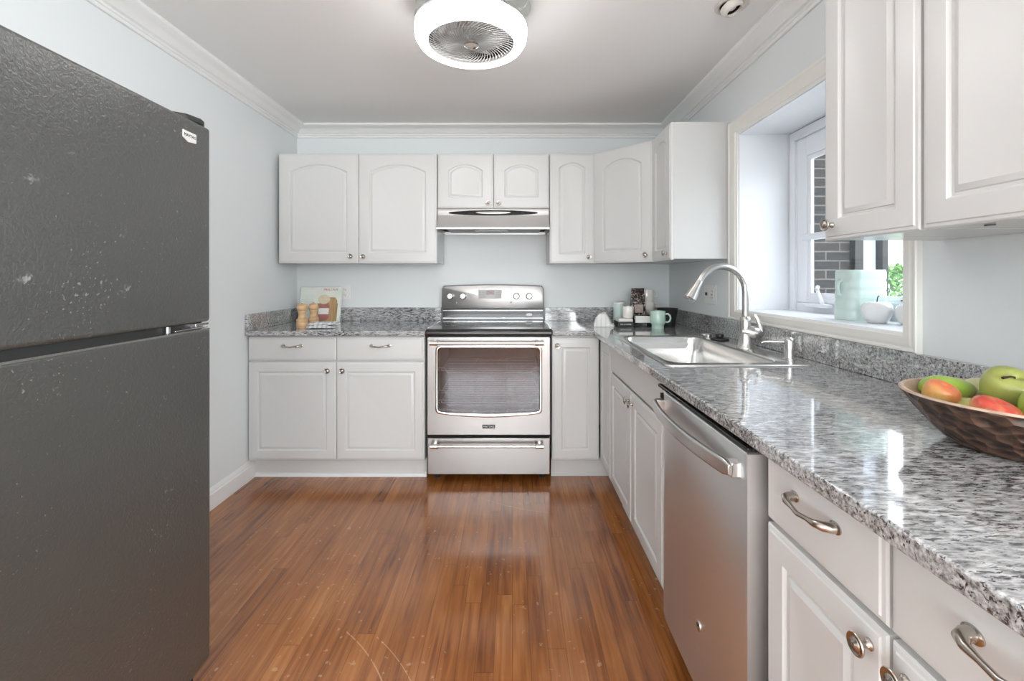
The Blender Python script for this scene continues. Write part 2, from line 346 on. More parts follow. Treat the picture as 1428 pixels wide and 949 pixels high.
# ------------------------------------------------------------------ mesh helpers
class MB:
    def __init__(s): s.bm = bmesh.new()
    def face(s, vs):
        try: return s.bm.faces.new(vs)
        except ValueError: return None
    def box(s, x0, x1, y0, y1, z0, z1):
        v = [s.bm.verts.new(p) for p in ((x0, y0, z0), (x1, y0, z0), (x1, y1, z0), (x0, y1, z0), (x0, y0, z1), (x1, y0, z1), (x1, y1, z1), (x0, y1, z1))]
        for f in ((0, 3, 2, 1), (4, 5, 6, 7), (0, 1, 5, 4), (1, 2, 6, 5), (2, 3, 7, 6), (3, 0, 4, 7)): s.face([v[i] for i in f])
        return s
    def loft(s, rings, cap0=True, cap1=True, closed=True, M_=None):
        R = [[s.bm.verts.new(M_ @ Vector(p) if M_ else p) for p in r] for r in rings]
        n = len(R[0])
        for a, b in zip(R, R[1:]):
            for i in range(n if closed else n-1):
                j = (i+1) % n; s.face([a[i], a[j], b[j], b[i]])
        if cap0: s.face(list(reversed(R[0])))
        if cap1: s.face(R[-1])
        return s
    def lathe(s, prof, M_=None, n=32, cap0=True, cap1=True):
        # prof: (radius, height) about local z
        return s.loft([[(r*math.cos(2*PI*i/n), r*math.sin(2*PI*i/n), z) for i in range(n)] for r, z in prof], cap0, cap1, True, M_)
    def tube(s, pts, rad, n=12, flat=None):
        pts = [Vector(p) for p in pts]; m = len(pts)
        if not isinstance(rad, (list, tuple)): rad = [rad]*m
        rings = []; up = None
        for i, p in enumerate(pts):
            t = (pts[min(i+1, m-1)]-pts[max(i-1, 0)]).normalized()
            if up is None:
                up = Vector((0, 0, 1)) if abs(t.z) < .9 else Vector((1, 0, 0))
            u = (up - t*up.dot(t)).normalized(); v = t.cross(u); up = u
            a, b = (rad[i], rad[i]*(flat or 1))
            rings.append([tuple(p+u*(a*math.cos(2*PI*k/n))+v*(b*math.sin(2*PI*k/n))) for k in range(n)])
        return s.loft(rings)
    def prism(s, poly, d, M_=None):
        # poly in local xy, extruded 0..d in local z
        return s.loft([[(x, y, 0) for x, y in poly], [(x, y, d) for x, y in poly]], True, True, True, M_)
def obj(name, mb, mat, parent=None, smooth=35, bevel=0, seg=2, sub=0):
    bm = mb.bm
    bmesh.ops.recalc_face_normals(bm, faces=bm.faces)
    me = bpy.data.meshes.new(name); bm.to_mesh(me); bm.free()
    o = bpy.data.objects.new(name, me); COL.objects.link(o)
    me.materials.append(M[mat] if isinstance(mat, str) else mat)
    if smooth:
        for p in me.polygons: p.use_smooth = True
        me.set_sharp_from_angle(angle=math.radians(smooth))
    if bevel:
        b = o.modifiers.new('bevel', 'BEVEL'); b.width = bevel; b.segments = seg; b.limit_method = 'ANGLE'; b.angle_limit = math.radians(35)
        b.harden_normals = False
    if sub:
        q = o.modifiers.new('sub', 'SUBSURF'); q.levels = sub; q.render_levels = sub
    if parent: o.parent = parent
    return o
def tag(o, label, cat, group=None):
    o['label'] = label; o['category'] = cat
    if group: o['group'] = group
    return o
def thing(name, label, cat, loc=(0, 0, 0), rz=0, group=None):
    o = bpy.data.objects.new(name, None); COL.objects.link(o); o.empty_display_size = .05
    o.location = loc; o.rotation_euler = (0, 0, rz); return tag(o, label, cat, group)
def struct(name, mb, mat, parent=None, **k):
    o = obj(name, mb, mat, parent, **k)
    if not parent: o['kind'] = 'structure'
    return o
def sempty(name, loc=(0, 0, 0)):
    o = bpy.data.objects.new(name, None); COL.objects.link(o); o.location = loc; o['kind'] = 'structure'; return o
def text(name, s, size, mat, parent, Mx, depth=.0004):
    # lettering converted to mesh; Mx: local matrix, text lies in xy plane facing +z, centred
    c = bpy.data.curves.new(name, 'FONT'); c.body = s; c.size = size; c.extrude = depth; c.align_x = 'CENTER'; c.align_y = 'CENTER'
    t = bpy.data.objects.new('tmp', c); COL.objects.link(t)
    dg = bpy.context.evaluated_depsgraph_get(); me = bpy.data.meshes.new_from_object(t.evaluated_get(dg))
    bpy.data.objects.remove(t); bpy.data.curves.remove(c)
    me.transform(Mx); me.materials.clear(); me.materials.append(M[mat])
    o = bpy.data.objects.new(name, me); COL.objects.link(o); o.parent = parent; return o
FACE_Y = Matrix(((1, 0, 0, 0), (0, 0, -1, 0), (0, 1, 0, 0), (0, 0, 0, 1)))   # local xy plane -> x,z plane facing -y
def rrect(x0, x1, z0, z1, r, n=6, bow=0):
    # rounded rectangle, (a,b) pairs, counter-clockwise from lower left
    P = []
    for cx, cz, a0 in ((x1-r, z0+r, -PI/2), (x1-r, z1-r, 0), (x0+r, z1-r, PI/2), (x0+r, z0+r, PI)):
        for i in range(n+1):
            a = a0+PI/2*i/n; P.append([cx+r*math.cos(a), cz+r*math.sin(a)])
    if bow:
        # add a dip to points between the two bottom corners by inserting midpoints
        Q = []; k = 9
        for i in range(1, k):
            f = i/k; x = x0+r+(x1-x0-2*r)*f; Q.append([x, z0-bow*(1-(2*f-1)**2)])
        P = P + Q
    return P

# ------------------------------------------------------------------ room shell
def plate(xs, ys, keep, z0, z1, Mx=None):
    mb = MB(); bm = mb.bm
    V = {}
    def vv(i, j, t):
        if (i, j, t) not in V:
            p = Vector((xs[i], ys[j], (z0, z1)[t])); V[(i, j, t)] = bm.verts.new(Mx @ p if Mx else p)
        return V[(i, j, t)]
    K = {(i, j) for i in range(len(xs)-1) for j in range(len(ys)-1) if keep(i, j)}
    for i, j in K:
        for t in (0, 1): mb.face([vv(i, j, t), vv(i+1, j, t), vv(i+1, j+1, t), vv(i, j+1, t)])
        if (i-1, j) not in K: mb.face([vv(i, j, 0), vv(i, j+1, 0), vv(i, j+1, 1), vv(i, j, 1)])
        if (i+1, j) not in K: mb.face([vv(i+1, j, 0), vv(i+1, j+1, 0), vv(i+1, j+1, 1), vv(i+1, j, 1)])
        if (i, j-1) not in K: mb.face([vv(i, j, 0), vv(i+1, j, 0), vv(i+1, j, 1), vv(i, j, 1)])
        if (i, j+1) not in K: mb.face([vv(i, j+1, 0), vv(i+1, j+1, 0), vv(i+1, j+1, 1), vv(i, j+1, 1)])
    return mb
struct('floor', MB().box(XL-.15, XR+.12, YF-.15, YB+.15, -.1, 0), 'floor', smooth=0)
struct('ceiling', MB().box(XL-.15, XR+.12, YF-.15, YB+.15, ZC, ZC+.1), 'ceiling', smooth=0)
struct('wall_left', MB().box(XL-.12, XL, YF, YB, 0, ZC), 'wall', smooth=0)
struct('wall_back', MB().box(XL-.12, XR+.10, YB, YB+.12, 0, ZC), 'wall', smooth=0)
# right wall with the window opening (matrix: local x->Y, y->Z, z->X)
YZX = Matrix(((0, 0, 1, 0), (1, 0, 0, 0), (0, 1, 0, 0), (0, 0, 0, 1)))
WY0, WY1, WZ0, WZ1 = 1.315, 2.285, 1.066, 1.978
struct('wall_right', plate([YF, -2.3, -.4, WY0, WY1, YB], [0, .8, WZ0, WZ1, 2.1, ZC], lambda i, j: not (i == 3 and j == 2) and not (i == 1 and j in (1, 2, 3)), XR, XR+.10, YZX), 'wall', smooth=0)
# rear wall behind the camera with two tall windows
XZY = Matrix(((1, 0, 0, 0), (0, 0, 1, 0), (0, 1, 0, 0), (0, 0, 0, 1)))
struct('wall_rear', plate([XL, -1.3, .9, XR], [0, .52, 2.1, ZC], lambda i, j: not (i == 1 and j == 1), YF-.12, YF, XZY), 'wall', smooth=0)
wnd = sempty('window_2')
m_ = MB()
for (x0, x1, z0, z1) in ((-1.3, .9, .52, .58), (-1.3, .9, 2.04, 2.1), (-1.3, -1.24, .58, 2.04), (.84, .9, .58, 2.04), (-.24, -.16, .58, 2.04)): m_.box(x0, x1, YF-.1, YF-.04, z0, z1)
obj('window_frame', m_, 'window_white', wnd, bevel=.004)
obj('window_glass', MB().box(-1.24, .84, YF-.075, YF-.07, .58, 2.04), 'glass', wnd, smooth=0)

wnd = sempty('added_side_window')  # unseen window, added with its lamp to brighten left wall and ceiling
m_ = MB()
for (y0, y1, z0, z1) in ((-2.3, -.4, .8, .86), (-2.3, -.4, 2.04, 2.1), (-2.3, -2.24, .86, 2.04), (-.46, -.4, .86, 2.04), (-1.39, -1.31, .86, 2.04)): m_.box(XR+.03, XR+.09, y0, y1, z0, z1)
obj('window_frame', m_, 'window_white', wnd, bevel=.004)
obj('window_glass', MB().box(XR+.06, XR+.065, -2.24, -.46, .86, 2.04), 'glass', wnd, smooth=0)
# crown moulding round three walls
CP = [(0, 2.280), (.010, 2.280), (.013, 2.284), (.013, 2.292), (.010, 2.296), (.016, 2.299), (.018, 2.305), (.015, 2.310), (.026, 2.313),
      (.034, 2.322), (.046, 2.332), (.060, 2.339), (.074, 2.343), (.078, 2.346), (.086, 2.348), (.091, 2.353), (.091, 2.365)]
cm = MB()
rings = [[(XL+p, YF, z) for p, z in CP], [(XL+p, YB-p, z) for p, z in CP], [(XR-p, YB-p, z) for p, z in CP], [(XR-p, YF, z) for p, z in CP]]
cm.loft(rings, False, False, closed=False)
struct('trim_1', cm, 'trimwhite', smooth=30)
# baseboard on the left wall
BP = [(0, 0), (.016, 0), (.016, .082), (.012, .088), (.012, .094), (.006, .106), (.003, .113), (0, .113)]
struct('baseboard_left', MB().loft([[(XL+p, YF, z) for p, z in BP], [(XL+p, 2.745, z) for p, z in BP]]), 'trimwhite', smooth=30)
# shoe strip under the left base cabinet
SP = [(0, 0), (.014, 0), (.014, .008), (.009, .018), (0, .022)]
struct('trim_2', MB().loft([[(XL+.016, 2.744-p, z) for p, z in SP], [(-.533, 2.744-p, z) for p, z in SP]]), 'trimwhite', smooth=30)

# ---- kitchen window: casing, deep reveal, sashes, sill
win = sempty('window_1')
X0 = XR
cas = MB()
prof = [(0, 0), (0, .008), (.008, .012), (.010, .016), (.040, .019), (.052, .016), (.058, .020), (.066, .020), (.069, .016), (.069, 0)]  # (out from opening, proud of wall)
rings = []
def casing_ring(o, p):
    wl, wr, wt, wb = .082/.069, .054/.069, .080/.069, .052/.069
    x = X0 - p
    return [(x, WY0-o*wr, WZ0-o*wb), (x, WY1+o*wl, WZ0-o*wb), (x, WY1+o*wl, WZ1+o*wt), (x, WY0-o*wr, WZ1+o*wt)]
for o_, p_ in prof: rings.append(casing_ring(o_, p_))
cas.loft(rings, False, False)
obj('casing', cas, plain('casing_paint', (.80, .785, .74), .35), win, smooth=20)
XD = 1.445
obj('reveal', MB().box(X0+.10, XD+.12, WY1, WY1+.05, WZ0-.05, WZ1+.05).box(X0+.10, XD+.12, WY0-.05, WY0, WZ0-.05, WZ1+.05).box(X0+.10, XD+.12, WY0, WY1, WZ1, WZ1+.05), 'reveal', win, smooth=0)
obj('window_sill', MB().box(X0-.001, XD+.12, WY0, WY1, WZ0-.0, WZ0+.003), 'window_white', win, smooth=0)
# jamb extension behind the wall opening (wall thickness faces)
obj('jamb', MB().box(X0+.001, X0+.10, WY1-.004, WY1, WZ0, WZ1).box(X0+.001, X0+.10, WY0, WY0+.004, WZ0, WZ1).box(X0+.001, X0+.10, WY0+.004, WY1-.004, WZ1-.004, WZ1), 'reveal', win, smooth=0)
# stop moulding
sm = MB()
sm.box(XD-.012, XD, WY1-.045, WY1-.004, WZ0, WZ1-.004).box(XD-.012, XD, WY0+.004, WY0+.045, WZ0, WZ1-.004).box(XD-.012, XD, WY0+.045, WY1-.045, WZ1-.05, WZ1-.004)
obj('stop_moulding', sm, 'window_white', win, bevel=.003)
GY0, GY1, GZ0, GZ1 = 1.40, 2.145, 1.142, 1.812
def ringbox(mb, y0, y1, z0, z1, t, x0, x1):
    mb.box(x0, x1, y1-t, y1, z0, z1).box(x0, x1, y0, y0+t, z0, z1).box(x0, x1, y0+t, y1-t, z0, z0+t).box(x0, x1, y0+t, y1-t, z1-t, z1); return mb
fr = ringbox(MB(), WY0+.004, WY1-.002, WZ0, WZ1-.002, .045, XD, XD+.08)
obj('window_frame', fr, 'window_white', win, bevel=.004)
sh = MB().box(XD+.004, XD+.024, GY1+.024, WY1-.046, WZ0+.045, WZ1-.046).box(XD+.004, XD+.024, WY0+.048, GY0-.016, WZ0+.045, WZ1-.046)
sh.box(XD+.004, XD+.024, GY0-.016, GY1+.024, WZ0+.045, GZ0-.003).box(XD+.004, XD+.024, GY0-.016, GY1+.024, GZ1+.02, WZ1-.046)
ringbox(sh, GY0-.018, GY1+.026, GZ0-.005, GZ1+.022, .024, XD+.010, XD+.022)
obj('sash', sh, 'window_white', win, bevel=.003)
obj('meeting_rail', MB().box(XD-.008, XD+.03, GY0-.02, GY1+.045, 1.418, 1.448), 'window_white', win, bevel=.004)
obj('window_glass', MB().box(XD+.014, XD+.018, GY0, GY1, GZ0, GZ1), 'glass', win, smooth=0)
ck = MB().box(XD-.035, XD-.002, 1.98, 2.12, 1.094, 1.112)
ck.tube([(XD-.02, 2.02, 1.11), (XD-.035, 2.025, 1.15), (XD-.04, 2.03, 1.178), (XD-.055, 2.005, 1.192)], [.009, .008, .007, .009])
obj('crank_handle', ck, 'window_white', win, bevel=.003)

# ---- outside
struct('wall_outside', MB().box(1.62, 2.49, 3.25, 3.5, -.3, 3.0), 'brick', smooth=0)
struct('ground_outside', MB().box(1.3, 14, -4, 16, -.45, -.3), 'concrete', smooth=0)
dr = sempty('door_1')
obj('door_frame', MB().box(2.491, 2.555, 3.2, 3.5, -.3, 2.5).box(2.69, 2.735, 3.2, 3.5, -.3, 2.5).box(2.555, 2.69, 3.2, 3.5, 2.3, 2.5), 'blackmat', dr, bevel=.004)
obj('door_panel', MB().box(2.555, 2.69, 3.26, 3.32, -.28, 2.3), plain('pale_blue_panel', (.52, .58, .68), .4, mottle=.2, mscale=10), dr)
fn = MB()
for k in range(34): fn.box(3.4+k*.2, 3.55+k*.2, 8.0, 8.03, -.3, 1.15)
fn.box(3.3, 10.2, 8.03, 8.07, .2, .28).box(3.3, 10.2, 8.03, 8.07, 1.0, 1.08)
tag(obj('picket_fence', fn, 'window_white', smooth=0), 'white board fence outside, low behind the leafy bush', 'fence')
bs = MB(); rnd = random.Random(3)
for k in range(1500):
    a = rnd.random()*2*PI; e = math.asin(rnd.random()*1.6-.6); r = .5*(.75+.3*rnd.random())
    c = Vector((5.45+r*math.cos(a)*math.cos(e), 6.1+r*math.sin(a)*math.cos(e), .85+r*1.15*math.sin(e)))
    q = Matrix.Rotation(rnd.random()*6, 4, (rnd.random()-.5, rnd.random()-.5, rnd.random()-.5+.01)); s_ = .05
    vs = [bs.bm.verts.new(c+q @ Vector(p)) for p in ((-s_, 0, 0), (0, -s_*.5, .01), (s_, 0, 0), (0, s_*.5, .01))]; bs.face(vs)
bu = thing('bush', 'small green leafy bush outdoors seen through the kitchen window', 'bush', (5.45, 6.1, -.3))
def reparent(o, p):
    o.parent = p; o.matrix_parent_inverse = Matrix.Rotation(-p.rotation_euler.z, 4, 'Z') @ Matrix.Translation(-p.location)
lf = obj('leaves', bs, 'leaf', smooth=0); reparent(lf, bu)
st_ = obj('stem', MB().tube([(5.45, 6.1, -.3), (5.45, 6.1, .2), (5.5, 6.1, .8)], [.03, .025, .015]), 'stem'); reparent(st_, bu)

# ------------------------------------------------------------------ cabinet parts (local frame: x right, front faces -y, carcass front at y=0)
def door_mesh(w, h, margin=.056, arch=0.0, t=.02, groove=True):
    nt_ = 17
    def ring(ins, y, a=0.0):
        x0, x1, z0, z1 = ins, w-ins, ins, h-ins
        P = [(x0, y, z0), (x1, y, z0)]
        for i in range(nt_):
            f = i/(nt_-1); x = x1+(x0-x1)*f; u = 2*f-1
            P.append((x, y, z1 - a*(u*u if a else 0) ))
        return P
    R = [ring(0, 0), ring(0, -t+.007), ring(.003, -t+.004), ring(.009, -t+.003), ring(.011, -t+.0003), ring(.013, -t)]
    if groove:
        g = margin
        A = arch
        for ins, y in ((g, -t), (g+.003, -t+.0025), (g+.005, -t+.0065), (g+.011, -t+.0075), (g+.013, -t+.0045), (g+.024, -t+.0005), (g+.026, -t+.0009)):
            R.append(ring(ins, y, A))
    return MB().loft(R, True, True)
def knob(parent, x, z, y=-.02):
    mb = MB(); T = Matrix.Translation((x, y, z)) @ Matrix.Rotation(PI/2, 4, 'X')
    mb.lathe([(.0085, -.0005), (.0085, .002), (.006, .004), (.0045, .010), (.005, .016), (.010, .018), (.0155, .0195), (.0165, .0215), (.0155, .0232), (.0135, .0232), (.0125, .0222), (.0095, .0222), (.0085, .0235), (.005, .024), (.004, .0255), (.0012, .026)], T, 28)
    return obj('knob', mb, 'nickel', parent, smooth=50)
def pull(parent, x, z, y=-.02, L=.105):
    h = L/2; mb = MB()
    pts = [(x-h, y+.0005, z), (x-h, y-.010, z), (x-h+.004, y-.019, z), (x-h+.016, y-.026, z-.001), (x-h+.032, y-.027, z-.003), (x, y-.029, z-.005), (x+h-.032, y-.027, z-.002), (x+h-.016, y-.026, z-.001), (x+h-.004, y-.019, z), (x+h, y-.010, z), (x+h, y+.0005, z)]
    mb.tube(pts, [.0095, .0085, .0080, .0062, .0042, .0044, .0042, .0062, .0080, .0085, .0095], 14)
    for s_ in (-1, 1): mb.lathe([(.010, -.0004), (.010, .002), (.007, .004)], Matrix.Translation((x+s_*h, y, z)) @ Matrix.Rotation(PI/2, 4, 'X') @ Matrix.Scale(1.35, 4, (1, 0, 0)), 20)
    return obj('handle', mb, 'nickel', parent, smooth=50)
def place(o, x, z, y=0):
    # bake the offset into the mesh so part origins stay at the cabinet frame
    o.data.transform(Matrix.Translation((x, y, z))); return o
def add_door(cab, x0, x1, z0, z1, margin=.056, arch=0, kn=None, gap=.0015):
    d = place(obj('door', door_mesh(x1-x0-2*gap, z1-z0, margin, arch), 'cabinet', cab, smooth=28), x0+gap, z0)
    if kn: knob(d, kn[0], kn[1])
    return d
def add_drawer(cab, x0, x1, z0, z1, handle=True, gap=.0015, name='drawer'):
    d = place(obj(name, door_mesh(x1-x0-2*gap, z1-z0, groove=False), 'cabinet', cab, smooth=28), x0+gap, z0)
    if handle: pull(d, (x0+x1)/2, (z0+z1)/2+.018)
    return d
def carcass(cab, w, d, z0, z1, top=True, toe=None, e=.018, mid=None):
    # open box of panels: sides, floor, back, optional top, face rails
    mb = MB().box(0, e, 0, d, z0, z1).box(w-e, w, 0, d, z0, z1).box(e, w-e, 0, d, z0, z0+e).box(e, w-e, d-e, d, z0+e, z1)
    if top: mb.box(e, w-e, 0, d-e, z1-e, z1)
    else: mb.box(e, w-e, 0, e, z1-.04, z1)
    if mid:
        for a, b in mid: mb.box(e, w-e, 0, e, a, b)
    obj('body', mb, 'cabinet_in', cab, smooth=0, bevel=.0008, seg=1)
    if toe: obj('toe_kick', MB().box(0, w, toe, toe+.015, 0, z0), 'cabinet', cab, smooth=0)
BD, BZ = .605, .118   # base carcass depth, bottom height
CT0, CT1 = .884, .914
DZ0, DZ1, RZ0, RZ1 = .130, .722, .733, .874
BY = 2.69             # back base carcass front
# left base cabinet
c = thing('base_cabinet', 'white double base cabinet with two drawers over two doors, left of the range', 'cabinet', (-1.604, BY, 0))
W = 1.604-.533
carcass(c, W, BD, BZ, CT0-.001, top=False, toe=.055, mid=[(.705, .75)])
mx_ = W/2
add_drawer(c, 0, mx_, RZ0, RZ1); add_drawer(c, mx_, W, RZ0, RZ1)
add_door(c, 0, mx_, DZ0, DZ1, kn=(mx_-.047, .672)); add_door(c, mx_, W, DZ0, DZ1, kn=(mx_+.042, .672))
# corner base cabinet with bi-fold leaves
c = thing('corner_cabinet', 'white corner base cabinet with two full-height leaf doors, right of the range', 'cabinet', (.241, BY, 0))
mb = MB()
def polyw(pts, z0, z1):  # prism from world xy points given relative to the cabinet
    mb.prism([(x-.241, y-BY) for x, y in pts], z1-z0, Matrix.Translation((0, 0, z0)))
polyw([(.241, BY), (.55, BY), (.55, 2.384), (1.16, 2.384), (1.16, 3.295), (.241, 3.295)], BZ, BZ+.018)
polyw([(.241, BY), (.259, BY), (.259, 3.295), (.241, 3.295)], BZ+.018, CT0-.001)
polyw([(.55, 2.384), (1.16, 2.384), (1.16, 2.402), (.55, 2.402)], BZ+.018, CT0-.001)
polyw([(.259, BY), (.55, BY), (.55, BY+.018), (.259, BY+.018)], .862, CT0-.001)
polyw([(.551, 2.402), (.569, 2.402), (.569, BY), (.551, BY)], .862, CT0-.001)
polyw([(.551, 2.402), (.569, 2.402), (.569, BY), (.551, BY)], .118, .3)
obj('body', mb, 'cabinet_in', c, smooth=0)
add_door(c, 0, .287, DZ0, .868, kn=(.031, .823))
d2 = obj('door', door_mesh(.278, .868-DZ0), 'cabinet', c, smooth=28)
d2.data.transform(Matrix.Translation((.55-.241, (2.384+.281)-BY, DZ0)) @ Matrix.Rotation(-PI/2, 4, 'Z'))
tk = MB(); tk.prism([(0, .055), (.366, .055), (.366, 2.384-BY), (.381, 2.384-BY), (.381, .07), (0, .07)], BZ)
obj('toe_kick', tk, 'cabinet', c, smooth=0)
# right run
RX = .55
c = thing('sink_cabinet', 'white double-door sink base cabinet under the steel sink', 'cabinet', (RX, 2.383, 0), -PI/2)
W = 2.383-1.556
carcass(c, W, BD, BZ, CT0-.001, top=False, toe=.046)
add_drawer(c, 0, W, RZ0, RZ1, handle=False, name='false_drawer_front')
add_door(c, 0, W/2, DZ0, DZ1, kn=(W/2-.03, .675)); add_door(c, W/2, W, DZ0, DZ1, kn=(W/2+.03, .675))
NEAR = ((.923, .625, 'narrow white base cabinet with one drawer, directly beside the dishwasher', 1), (.622, .285, 'white base cabinet with one drawer at the near end of the counter', 0))
for a, b, lab, side in NEAR:
    c = thing('base_cabinet', lab, 'cabinet', (RX, a, 0), -PI/2); W = a-b
    carcass(c, W, BD, BZ, CT0-.001, top=False, toe=.046, mid=[(.705, .75)])
    add_drawer(c, 0, W, RZ0, RZ1)
    add_door(c, 0, W, DZ0, DZ1, kn=((W-.028) if side else .03, .688))
# uppers on the back wall
UZ0, UZ1, UY, UD = 1.332, 2.073, 2.995, .303
c = thing('wall_cabinet', 'wide white wall cabinet with two arched doors, at the left corner', 'cabinet', (-1.582, UY, 0)); W = 1.582-.510
carcass(c, W, UD, UZ0+.004, UZ1); mx_ = W/2+.004
add_door(c, 0, mx_, UZ0, UZ1, .072, .05, (mx_-.047, 1.378)); add_door(c, mx_, W, UZ0, UZ1, .072, .05, (mx_+.038, 1.376))
c = thing('wall_cabinet', 'short white wall cabinet with two small arched doors, above the range hood', 'cabinet', (-.506, UY, 0)); W = .755
carcass(c, W, UD, 1.706, UZ1); mx_ = .378
add_door(c, 0, mx_, 1.706, UZ1, .072, .04, (mx_-.036, 1.737)); add_door(c, mx_, W, 1.706, UZ1, .072, .04, (mx_+.036, 1.737))
c = thing('wall_cabinet', 'narrow white wall cabinet with one arched door, just right of the hood', 'cabinet', (.253, UY, 0)); W = .302
carcass(c, W, UD, UZ0+.004, UZ1)
add_door(c, 0, W, UZ0, UZ1, .060, .035, (W-.040, 1.374))
# diagonal corner unit: pentagon
c = thing('corner_wall_cabinet', 'white diagonal corner wall cabinet with one arched door', 'cabinet', (.557, UY, 0))
DX, DY = .87-.557, (2.69)-UY
mb = MB().prism([(0, 0), (DX, DY), (XR-.003-.557, DY), (XR-.003-.557, .303), (0, .303)], UZ1-UZ0-.004, Matrix.Translation((0, 0, UZ0+.004)))
obj('body', mb, 'cabinet_in', c, smooth=0)
dl = math.hypot(DX, DY); ang = math.atan2(DY, DX)
dm = door_mesh(dl-.010, UZ1-UZ0, .072, .05); d = obj('door', dm, 'cabinet', c, smooth=28)
T = Matrix.Rotation(ang, 4, 'Z') @ Matrix.Translation((.005, 0, UZ0)); d.data.transform(T)
k_ = knob(d, dl-.045, 1.374); k_.data.transform(Matrix.Rotation(ang, 4, 'Z'))
# end wall cabinet on the right wall before the window
UX = .87
c = thing('wall_cabinet', 'tall narrow white wall cabinet beside the window, flat side facing the room', 'cabinet', (UX, 2.688, 0), -PI/2); W = 2.688-2.372
mb = MB().box(0, W, 0, XR-.003-UX, UZ0+.004, UZ1); obj('body', mb, 'cabinet_in', c, smooth=0, bevel=.001, seg=1)
add_door(c, .004, W, UZ0, UZ1, .060, .035, (W-.055, 1.369))
# near uppers
for (a, b, lab, doors) in ((1.205, .922, 'narrow white wall cabinet beside the near edge of the window', 1), (.918, .27, 'wide white wall cabinet nearest the camera at upper right', 2)):
    c = thing('wall_cabinet', lab, 'cabinet', (UX, a, 0), -PI/2); W = a-b
    mb = MB().box(0, W, 0, XR-.003-UX, UZ0+.002, UZ1); obj('body', mb, 'cabinet_in', c, smooth=0, bevel=.001, seg=1)
    if doors == 1: add_door(c, 0, W, UZ0, UZ1, .053, .035, (.035, 1.372))
    else:
        add_door(c, 0, W/2, UZ0, UZ1, .053, .04, (W/2-.03, 1.372)); add_door(c, W/2, W, UZ0, UZ1, .053, .04, (W/2+.03, 1.372))
        for hx in (.07, .24): obj('hole_mark', MB().lathe([(.008, 0), (.008, .002)], Matrix.Translation((hx, .05, UZ0-.0005)), 20), 'slot', c)  # dark discs standing in for the shaded holes in the underside

# ------------------------------------------------------------------ worktops and splashbacks
ct = plate([-1.611, -.527], [2.65, 3.298], lambda i, j: True, CT0, CT1)
tag(obj('countertop', ct, 'granite', bevel=.004), 'short grey granite worktop on the cabinet left of the range', 'countertop')
SX0, SX1, SY0, SY1 = .575, 1.065, 1.605, 2.390
ct = plate([.243, .49, SX0, SX1, XR-.002], [.27, SY0, SY1, 2.65, 3.298], lambda i, j: not (i == 0 and j < 3) and not (i == 2 and j == 1), CT0, CT1)
tag(obj('countertop', ct, 'granite', bevel=.004), 'long L-shaped grey granite worktop holding the sink and fruit bowl', 'countertop')
def splash(x0, x1, y0, y1, lab): tag(obj('backsplash', MB().box(x0, x1, y0, y1, CT1+.0005, 1.014), 'granite', bevel=.002), lab, 'backsplash')
splash(-1.590, -.527, 3.279, 3.299, 'grey granite upstand on the back wall behind the cookbook')
splash(-1.612, -1.592, 2.652, 3.299, 'short grey granite upstand along the left side wall')
splash(.243, 1.152, 3.279, 3.299, 'grey granite upstand on the back wall behind the mugs')
splash(1.153, 1.173, .27, 3.299, 'long grey granite upstand under the window')

# ------------------------------------------------------------------ sink
s = thing('sink', 'stainless steel drop-in single-bowl sink set in the granite', 'sink', (.823, 1.998, CT1))
def rr3(x0, x1, y0, y1, r, z): return [(x-.823, y-1.998, z-CT1) for x, y in rrect(x0, x1, y0, y1, r, 8)]
bx = (.590, .995, 1.632, 2.372)
R = [rr3(.552, 1.094, 1.578, 2.416, .03, CT1+.0004), rr3(.553, 1.093, 1.579, 2.415, .03, CT1+.004), rr3(.557, 1.089, 1.583, 2.411, .028, CT1+.006), rr3(.566, 1.080, 1.592, 2.402, .026, CT1+.0045)]
def ins(b, d): return (b[0]+d, b[1]-d, b[2]+d, b[3]-d)
for d_, z, r in ((-.006, CT1+.0045, .062), (0, CT1+.001, .060), (.003, CT1-.006, .058), (.010, CT1-.10, .055), (.018, CT1-.150, .052), (.045, CT1-.170, .045), (.09, CT1-.174, .04)):
    R.append(rr3(*ins(bx, d_), r, z))
obj('basin', MB().loft(R, False, True), 'sinksteel', s, smooth=40)
obj('drain', MB().lathe([(.045, 0), (.045, .003), (.036, .003), (.030, .0005), (.001, .0005)], Matrix.Translation((-.03, 0, -.1738)), 32), 'chrome', s)
# faucet
fx, fy = 1.040, 1.965; fz = CT1+.005
f = thing('faucet', 'brushed steel gooseneck pull-down faucet standing behind the sink bowl', 'faucet', (fx, fy, fz))
obj('body', MB().lathe([(.036, 0), (.036, .003), (.033, .008), (.029, .03), (.026, .06), (.0245, .09), (.0235, .120), (.022, .136), (.018, .140), (.0155, .142)], None, 32), 'steel_sat', f, smooth=40)
rad_ = .112
pts = [(0, 0, .13), (0, 0, .18), (0, 0, .22), (0, 0, .248)]
for i in range(1, 17):
    a = PI*i/18.6; pts.append((-rad_+rad_*math.cos(a), -.10*(1-math.cos(a))*rad_, .252+rad_*math.sin(a)))
sp0 = Vector(pts[-1]); dr_ = (Vector(pts[-1])-Vector(pts[-2])).normalized()
obj('spout', MB().tube(pts, .0140, 18), 'steel_sat', f, smooth=50)
e0 = sp0
obj('spray_head', MB().tube([e0, e0+dr_*.004, e0+dr_*.03, e0+dr_*.065, e0+dr_*.088, e0+dr_*.093], [.0150, .0158, .0175, .0235, .0275, .024], 24), 'steel_sat', f, smooth=40)
lv = MB(); lv.lathe([(.022, -.02), (.027, .0), (.0285, .022), (.0265, .040), (.019, .054), (.009, .061), (.001, .062)], Matrix.Translation((.004, -.004, .074)) @ Matrix.Rotation(math.radians(96), 4, Vector((.35, .94, 0)).normalized()), 28)
